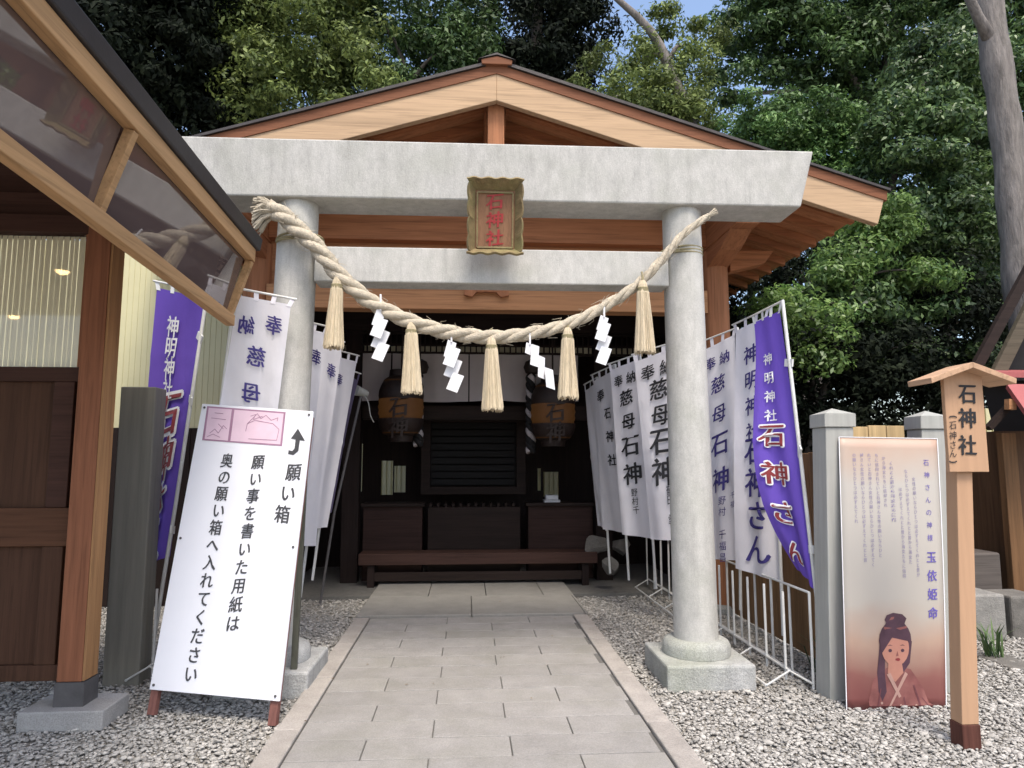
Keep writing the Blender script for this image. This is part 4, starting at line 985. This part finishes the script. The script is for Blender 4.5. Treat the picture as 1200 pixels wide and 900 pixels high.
for pts in ([(.36, .82), (.37, .82), (.345, .98), (.33, .98)], [(.66, .81), (.675, .81), (.74, .98), (.72, .98)], [(.45, .90), (.46, .90), (.50, .985), (.485, .985)], [(.57, .85), (.58, .845), (.60, .985), (.585, .985)], [(.30, .88), (.31, .87), (.28, .98), (.27, .98)], [(.74, .85), (.75, .85), (.81, .98), (.80, .98)]): ppoly(pts, .0045, m_fold, 'painted_fold')
rq = random.Random(6)
for _ in range(16): ppoly(ell(rq.uniform(.33, .78), rq.uniform(.84, .97), .012, .0045, 7), .0048, m_pale, 'painted_blossom')
ppoly(ell(.52, .728, .018, .005, 10), .005, m_ink_red, 'painted_mouth')

# wooden name sign
sg = thing('wooden_sign', (2.665, 3.66, 0), 'fresh pale wooden signpost with a small gabled top and black writing at right', 'sign')
obj('post', MB().hexa([(2.618, 3.615, .115), (2.712, 3.615, .115), (2.712, 3.705, .115), (2.618, 3.705, .115), (2.695, 3.615, 1.55), (2.785, 3.615, 1.55), (2.785, 3.705, 1.55), (2.695, 3.705, 1.55)]), m_sign, sg, bevel=.004)
obj('post_foot', MB().box(2.614, 2.716, 3.611, 3.709, -.03, .114), wood('dark_post_foot', (.10, .04, .03), 'z'), sg, bevel=.004)
a, b = at(1103, 440, 3.60), at(1157, 553, 3.60); cx = (a.x+b.x)/2
rg = at(1130, 426, 3.55)
obj('board', MB().prism([(a.x, b.z), (b.x, b.z), (b.x, a.z+.005), (cx, a.z+.055), (a.x, a.z+.005)], 3.585, 3.612), m_sign, sg, bevel=.003)
zr = at(1130, 424, 3.5).z
for s_ in (-1, 1):
    f = lambda x, dz: (cx+s_*x, zr-.36*x+dz)
    obj('roof_board', MB().prism([f(0, 0), f(.245, 0), f(.24, -.032), f(0, -.032)][::s_], 3.50, 3.70), m_sign_roof, sg, bevel=.003)
SM = lambda u, v: Vector((u, 3.581, v))
cz = [at(1134, y, 3.58) for y in (461, 490, 522)]
it = [(c, p.x, p.z, .118, 1) for c, p in zip('石神社', cz)]+[(c, at(1117, y, 3.58).x, at(1117, y, 3.58).z, .05, 0) for c, y in zip('石神さん', (498, 510, 521, 531))]
mb = glyphs(it, SM)
for y, s_ in ((488.5, 1), (541, -1)):
    p = at(1117, y, 3.58); mb.add([SM(p.x+.024*math.cos(k*math.pi/6), p.z+s_*(.010*math.sin(k*math.pi/6)-.003)) for k in range(7)]+[SM(p.x+.019*math.cos(k*math.pi/6), p.z+s_*(.006*math.sin(k*math.pi/6)-.006)) for k in range(6, -1, -1)], [(k, k+1, 12-k, 13-k) for k in range(6)])
obj('lettering', mb, m_ink_black, sg)

# small side shrine at the far right
ss = thing('side_shrine', (5.4, 6.6, .5), 'small dark wooden side shrine with a red metal canopy at the right edge', 'small shrine')
a = at(1172, 520, 6.2); b = at(1210, 700, 6.2)
obj('wall', MB().box(a.x, a.x+1.6, 6.2, 7.6, b.z, a.z+.12), wood('side_shrine_wood', (.10, .055, .03), 'z'), ss)
obj('door_frame', MB().box(a.x-.04, a.x+.10, 6.12, 6.2, b.z, a.z+.1), wood('side_shrine_post', (.16, .085, .04), 'z'), ss, bevel=.006)
p1, p2 = at(1172, 436, 6.1), at(1240, 520, 6.1)
mb = MB().hexa([p1, p1+Vector((1.5, .05, 0)), p1+Vector((1.5, .7, .12)), p1+Vector((0, .7, .12)), p1+Vector((0, 0, -.05)), p1+Vector((1.5, .05, -.05)), p1+Vector((1.5, .7, .06)), p1+Vector((0, .7, .06))])
obj('canopy_edge', mb, m_red_roof, ss)
q1, q2 = at(1180, 450, 6.05), at(1215, 500, 5.7)
mb = MB().hexa([q1, q1+Vector((1.2, 0, .0)), q2+Vector((1.2, 0, 0)), q2, q1+Vector((0, .02, -.04)), q1+Vector((1.2, .02, -.04)), q2+Vector((1.2, .02, -.04)), q2+Vector((0, .02, -.04))])
obj('canopy', mb, m_red_roof, ss)
obj('canopy_strut', MB().bar(at(1158, 502, 6.1), at(1195, 462, 6.1), .06, .05), m_dark_x, ss); obj('canopy_stub', MB().bar(at(1184, 480, 6.02), at(1184, 468, 6.02), .07, .06), m_wood_tan, ss)
for u0, u1, th, m_ in (((1143, 432), (1222, 285), .10, m_dark_x), ((1168, 440), (1232, 310), .13, wood('side_shrine_barge', (.10, .085, .06), 'x')), ):
    obj('barge_board', MB().bar(at(*u0, 6.7), at(*u1, 6.7), th, .06, (0, 1, 0)), m_, ss)
obj('recess_shade', MB().hexa([at(1150, 446, 6.5), at(1260, 446, 6.5), at(1260, 535, 6.5), at(1172, 535, 6.5), at(1150, 446, 6.7), at(1260, 446, 6.7), at(1260, 535, 6.7), at(1172, 535, 6.7)]), m_black, ss)  # solid black box painted in for the shade below the canopy
obj('gable', MB().add([at(1165, 436, 6.9), at(1260, 436, 6.9), at(1260, 260, 6.9), at(1165, 436, 7.0), at(1260, 436, 7.0), at(1260, 260, 7.0)], [(0,1,2),(3,5,4),(0,3,4,1),(1,4,5,2),(2,5,3,0)]), m_black, ss)
m_block = mat('grey_block', (.24, .23, .21), .92, .3, 6, bump=.5, bscale=30, speck=.25)
def blocks(px0, px1, py0, py1, Y, lab, m_, seed):
    a, b = at(px0, py0, Y), at(px1, py1, Y)
    setp(obj('stone_block', MB().box(a.x, b.x, Y, Y+.35, max(-.02, b.z), a.z), m_, bevel=.02, loc=((a.x+b.x)/2, Y, max(0, b.z))), lab, 'stone block', 'stones of the terrace edge')
blocks(1140, 1182, 697, 752, 5.7, 'square grey stone block right of the wooden sign post', m_block, 1)
blocks(1184, 1230, 699, 755, 5.75, 'rough grey stone block at the right edge beside the pale one', m_rock, 2)
blocks(1136, 1176, 648, 694, 6.1, 'dark stone block under the upper gravel terrace', wood('dark_terrace_timber', (.10, .085, .075), 'x'), 3)
blocks(1186, 1225, 783, 806, 4.9, 'low grey stone lying on the gravel at the right edge', m_rock, 4)
a = at(1136, 648, 6.46); setp(obj('terrace', MB().box(a.x, a.x+4, 6.47, 9.4, -.05, a.z-.01), m_ground), kind='structure')
sw3 = thing('distant_siding_wall', (5.5, 8.6, 0), 'cream ribbed wall glimpsed between the wooden sign and the side shrine', 'wall')
a, b = at(1128, 505, 8.6), at(1185, 612, 8.6); mb = MB(); x = a.x
while x < b.x+.4: mb.box(x, x+.06, 8.6, 8.64, b.z-.1, a.z+.3); mb.box(x+.06, x+.085, 8.62, 8.64, b.z-.1, a.z+.3); x += .085
obj('siding', mb, m_siding, sw3); obj('base_board', MB().box(a.x, b.x+.4, 8.56, 8.6, b.z-.12, b.z+.02), m_black, sw3)

# ------------------------------------------------------------------ trees
def leaf_mesh(name, clumps, per, size, m_, seed, up=.55, droop=.25):
    rng = np.random.default_rng(seed); C = np.array([c[:3] for c in clumps]); Rr = np.array([c[3] for c in clumps])
    idx = np.repeat(np.arange(len(C)), per); n = len(idx)
    d = rng.normal(size=(n, 3)); d /= np.linalg.norm(d, axis=1)[:, None]
    r = rng.random(n)**.38
    P = C[idx]+d*(r*Rr[idx])[:, None]*np.array([1, 1, .55])
    nrm = d*.95+rng.normal(0, .42, (n, 3)); nrm[:, 2] += up; nrm /= np.linalg.norm(nrm, axis=1)[:, None]
    t = np.cross(nrm, rng.normal(size=(n, 3))); t /= np.linalg.norm(t, axis=1)[:, None]; t[:, 2] -= droop; t /= np.linalg.norm(t, axis=1)[:, None]
    b = np.cross(nrm, t); s = size*rng.uniform(.45, 1.5, n)[:, None]
    V = np.stack([P-t*s*.5, P+b*s*.22-t*s*.05+nrm*s*.05, P+t*s*.5-nrm*s*.12, P-b*s*.22-t*s*.05+nrm*s*.05], 1).reshape(-1, 3)
    return V, np.arange(n*4).reshape(-1, 4)
def tree(name, label, base, crowns, nclump, per, size, m_, seed, trunk=None, tr=.16, bark=None, group='trees behind the shrine', up=.55, crad=(.28, .6), limbs=9, cat='tree', shell=.45):
    """crowns: (px, py, Y, rx, ry, rz) ellipsoids, radii in metres"""
    rnd = random.Random(seed); cl = []
    vol = [c[3]*c[4]*c[5] for c in crowns]
    for c, v in zip(crowns, vol):
        o = at(*c[:3]); k = max(3, int(nclump*v/sum(vol)))
        for _ in range(k):
            d = Vector((rnd.gauss(0,1), rnd.gauss(0,1), rnd.gauss(0,1))).normalized(); r = shell+(1-shell)*rnd.random()
            cl.append((o.x+d.x*c[3]*r, o.y+d.y*c[4]*r, max(.25, o.z+d.z*c[5]*r), rnd.uniform(*crad)))
    base = Vector(base); t = thing(name, base, label, cat, group)
    V, F = leaf_mesh(name, cl, per, size, m_, seed, up)
    me = fast_mesh('crown', V, F, m_, loc=base); o = bpy.data.objects.new('crown', me); COL.objects.link(o); o.parent = t
    top = at(*crowns[0][:3]); pts = trunk or [base, base.lerp(top, .5)+Vector((rnd.uniform(-.2, .2), 0, 0)), top+Vector((0, 0, crowns[0][5]*.6))]
    pts = [Vector(p) for p in pts]; P = resample(pts, 14); mb = MB()
    mb.tube(P, [tr*(1-.75*i/13) for i in range(14)], 12)
    for _ in range(limbs):
        e = Vector(rnd.choice(cl)[:3]); s = min(P[3:], key=lambda p: (p-e).length+max(0, p.z-e.z)*2+rnd.random()*.8)
        m1 = s.lerp(e, .5)+Vector((rnd.uniform(-.15, .15), rnd.uniform(-.15, .15), rnd.uniform(.05, .3)))
        mb.tube(resample([s, m1, e], 8), [tr*.34*(1-.8*i/7) for i in range(8)], 6)
    obj('trunk', mb, bark or m_bark_dark, t, smooth='all')
    return t
f_dark = foliage('dark_leaves_with_shade', (.005, .008, .006), (.018, .025, .013), .1, .8, .12)  # dark leaf colour that also carries the shade on the left trees
f_mid = foliage('broadleaf_mid', (.026, .056, .022), (.12, .20, .062), .22, .5, .3)
f_yel = foliage('broadleaf_yellowish', (.05, .08, .024), (.25, .31, .09), .3, .55, .3)
f_bri = foliage('broadleaf_bright', (.04, .095, .032), (.18, .30, .09), .25, .5, .3)
f_glo = foliage('glossy_camellia', (.02, .05, .02), (.15, .23, .078), .25, .4, .4)
f_fresh = foliage('fresh_camellia_shoots', (.07, .15, .04), (.27, .40, .115), .38)
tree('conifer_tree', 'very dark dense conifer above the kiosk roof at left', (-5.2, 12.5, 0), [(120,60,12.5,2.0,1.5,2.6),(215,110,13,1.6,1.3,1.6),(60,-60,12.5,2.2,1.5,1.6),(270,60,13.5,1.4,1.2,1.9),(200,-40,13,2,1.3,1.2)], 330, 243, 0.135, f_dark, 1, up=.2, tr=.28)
tree('broadleaf_tree', 'sunlit yellowish green tree left of the gable peak', (-2.6, 13.5, 0), [(365,45,13,1.5,1.1,1.0),(330,100,13,1.2,1,.9),(420,110,13,1.0,1,1.0),(400,-20,13.4,1.6,1.2,.8),(300,20,13.4,1.0,.9,1.0)], 190, 217, 0.109, f_yel, 2, trunk=[(-2.6,13.5,0), tuple(at(395,120,13.6)), tuple(at(430,60,13.6)), tuple(at(405,30,13.5)), tuple(at(380,-30,13.5))], tr=.2)
tree('broadleaf_tree', 'mid green bushy tree just left of the gable peak with sky showing through', (-.6, 14, 0), [(480,130,13.6,1.1,1,1.0),(520,70,14,1.1,1,1.1),(450,10,14,1.2,1,.8),(545,20,14,.9,.9,.8),(560,110,14,1.0,.9,.8)], 170, 217, 0.109, f_mid, 3)
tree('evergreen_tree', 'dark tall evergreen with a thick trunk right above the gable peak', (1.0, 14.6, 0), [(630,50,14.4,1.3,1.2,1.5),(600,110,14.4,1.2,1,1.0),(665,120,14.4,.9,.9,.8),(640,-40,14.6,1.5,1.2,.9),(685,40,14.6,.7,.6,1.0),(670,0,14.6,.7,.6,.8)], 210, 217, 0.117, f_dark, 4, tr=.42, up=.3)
tree('sparse_tree', 'sparse light green tree with a bare grey forked limb against the sky', (3.6, 12.5, 0), [(760,120,12.4,1.0,.9,.7),(800,150,12.4,.8,.8,.7),(720,150,12.6,.8,.8,.45),(805,85,12.8,.5,.6,.6),(700,115,13,.7,.6,.5),(745,75,12.8,.6,.6,.5),(780,25,12.8,.42,.4,.55),(705,70,12.9,.4,.4,.35),(830,45,12.8,.4,.4,.5),(690,140,12.8,.6,.6,.4)], 205, 162, 0.090, f_yel, 5,
     trunk=[(3.6,12.5,0), tuple(at(815,200,12.5)), tuple(at(795,110,12.5)), tuple(at(765,40,12.4)), tuple(at(715,-8,12.3))], tr=.19, bark=m_bark, crad=(.2, .42))
tree('evergreen_tree', 'tall dark green tree at upper right whose canopy reaches the top edge', (6.2, 14.5, 0), [(895,20,14.3,1.1,1.2,1.2),(960,60,14.3,1.5,1.2,1.5),(1040,20,14.3,1.6,1.3,1.6),(860,90,14.3,.7,.8,.8),(980,-50,14.5,2.4,1.4,1.0),(1010,130,14.3,1.3,1.1,1.0)], 290, 229, 0.127, f_mid, 6, tr=.3, trunk=[(6.6,14.5,0), tuple(at(1035,110,14.4)), tuple(at(1050,40,14.4)), tuple(at(1050,-40,14.4))], bark=m_bark)
tree('round_shrub_tree', 'bright green rounded shrub tree right behind the shrine roof', (4.9, 11.2, 0), [(920,160,11.2,1.25,1.0,.85),(850,190,11.2,.7,.8,.7),(985,180,11.2,.7,.8,.8),(940,230,11,1.3,1,.7)], 210, 257, 0.082, f_bri, 7, up=.8, crad=(.2, .4))
tree('camellia_tree', 'large glossy leaved tree filling the right side beside the roof eave', (5.4, 9.6, 0), [(1060,180,9.6,1.0,.9,1.0),(1110,90,9.8,.9,.9,1.0),(1020,290,9.4,.9,.8,.8),(1100,290,9.6,1.0,.9,1.0),(970,370,9.3,.85,.8,.7),(1060,400,9.4,1.1,.9,.8),(1140,200,10,.7,.8,1.2)], 420, 229, 0.085, f_glo, 8, up=.5, crad=(.2, .42), tr=.15)
tree('camellia_tree', 'lower glossy shrub tree with fresh light green shoots under the roof eave', (4.0, 8.7, 0), [(1030,260,8.7,.5,.5,.4),(1000,310,8.6,.45,.45,.35),(920,370,8.4,.45,.4,.35),(955,395,8.3,.4,.4,.5),(1080,330,8.7,.35,.4,.3)], 70, 189, 0.077, f_fresh, 9, up=.7, crad=(.22, .45), tr=.07)
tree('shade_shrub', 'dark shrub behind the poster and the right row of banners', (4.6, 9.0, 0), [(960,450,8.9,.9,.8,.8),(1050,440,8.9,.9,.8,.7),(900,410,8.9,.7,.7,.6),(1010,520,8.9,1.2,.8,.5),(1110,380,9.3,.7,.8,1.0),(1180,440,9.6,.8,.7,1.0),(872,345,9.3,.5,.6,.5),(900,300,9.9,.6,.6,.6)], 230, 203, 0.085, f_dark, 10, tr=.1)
tree('rear_tree', 'dark tree in the far right behind the grey trunk', (8.5, 12.5, 0), [(1170,80,12.4,1.2,1.2,1.8),(1210,230,12.4,1.0,1.2,1.6),(1120,300,12.4,1.2,1.2,1.4),(1180,-40,12.4,1.6,1.3,1.0)], 260, 203, 0.117, f_mid, 12, tr=.2)
tt = [(6.4, 7.6, -.05), tuple(at(1212, 480, 7.6)), tuple(at(1196, 330, 7.6)), tuple(at(1182, 180, 7.6)), tuple(at(1166, 60, 7.6)), tuple(at(1150, -60, 7.7))]
gt_ = thing('old_tree', tt[0], 'thick bare grey tree trunk leaning at the right edge', 'tree')
P = resample(tt, 40); mb = MB(); mb.tube(P, [.195-.04*i/39+.012*math.sin(i*1.3) for i in range(40)], 28)
rnv = random.Random(8); mb.v = [(x+rnv.uniform(-.008, .008), y+rnv.uniform(-.008, .008), z) for x, y, z in mb.v]
mb.tube([at(1168, 60, 7.6), at(1146, 20, 7.5), at(1128, -20, 7.3)], [.09, .06, .05], 10)
obj('trunk', mb, m_bark, gt_, smooth='all')
# far wood closing the view behind everything
rng = random.Random(21); cl = []
for k in range(640):
    x = rng.uniform(-16, 24); cl.append((x, 17+rng.random()*3, rng.uniform(.3, 1)**.7*(10.5 if x < -3 else 7.8 if x < 1 else 6.6 if x < 3.2 else 9.0), rng.uniform(.6, 1.1)))
V, F = leaf_mesh('far_wood', cl, 60, .24, f_dark, 33)
o = bpy.data.objects.new('far_wood', fast_mesh('far_wood', V, F, foliage('far_wood_leaves', (.015, .028, .013), (.05, .075, .03), .2))); COL.objects.link(o)
setp(o, 'dark wood rising behind the shrine and its trees', 'wood', kind='stuff')
# weeds along the fence foot
for px, py, Y, lab in ((962, 740, 4.9, 'small tuft of long green grass beside the pale post'), (1168, 800, 5.2, 'low dry weeds on the gravel by the right stones')):
    c = at(px, py, Y); mb = MB(); rn = random.Random(int(px))
    for _ in range(26):
        a = rn.uniform(0, 6.28); l = rn.uniform(.15, .4); d = Vector((math.cos(a)*.4, math.sin(a)*.4, 1)).normalized(); p0 = Vector((c.x+rn.uniform(-.06, .06), c.y+rn.uniform(-.06, .06), 0)); s_ = Vector((math.sin(a), -math.cos(a), 0))*.007
        p1 = p0+d*l*.6; p2 = p0+d*l+Vector((math.cos(a)*.08, math.sin(a)*.08, -.04)); mb.add([p0-s_, p0+s_, p1+s_, p1-s_, p2], [(0,1,2,3), (3,2,4)])
    setp(obj('grass_tuft', mb, f_glo, loc=(c.x, c.y, 0)), lab, 'grass')

rn = random.Random(44); mb = MB()
for _ in range(30):
    x, y = rn.uniform(-1.05, 1.18), rn.uniform(3.0, 7.2); a = rn.uniform(0, 6.28); l = rn.uniform(.006, .016); z = .046 if y < YEND else .092
    if x < X0 or x > X1: z = .058
    d = Vector((math.cos(a), math.sin(a), 0)); q = Vector((-d.y, d.x, 0)); c = Vector((x, y, z))
    mb.add([c-d*l, c+q*l*.4+Vector((0, 0, .004)), c+d*l, c-q*l*.4+Vector((0, 0, .003))], [(0, 1, 2, 3)])
setp(obj('fallen_leaves', mb, mat('dry_leaf', (.16, .11, .06), .8, .3, 30, bump=0, island=.5)), 'few dry brown leaf bits scattered on the stone path', 'leaves', kind='stuff')
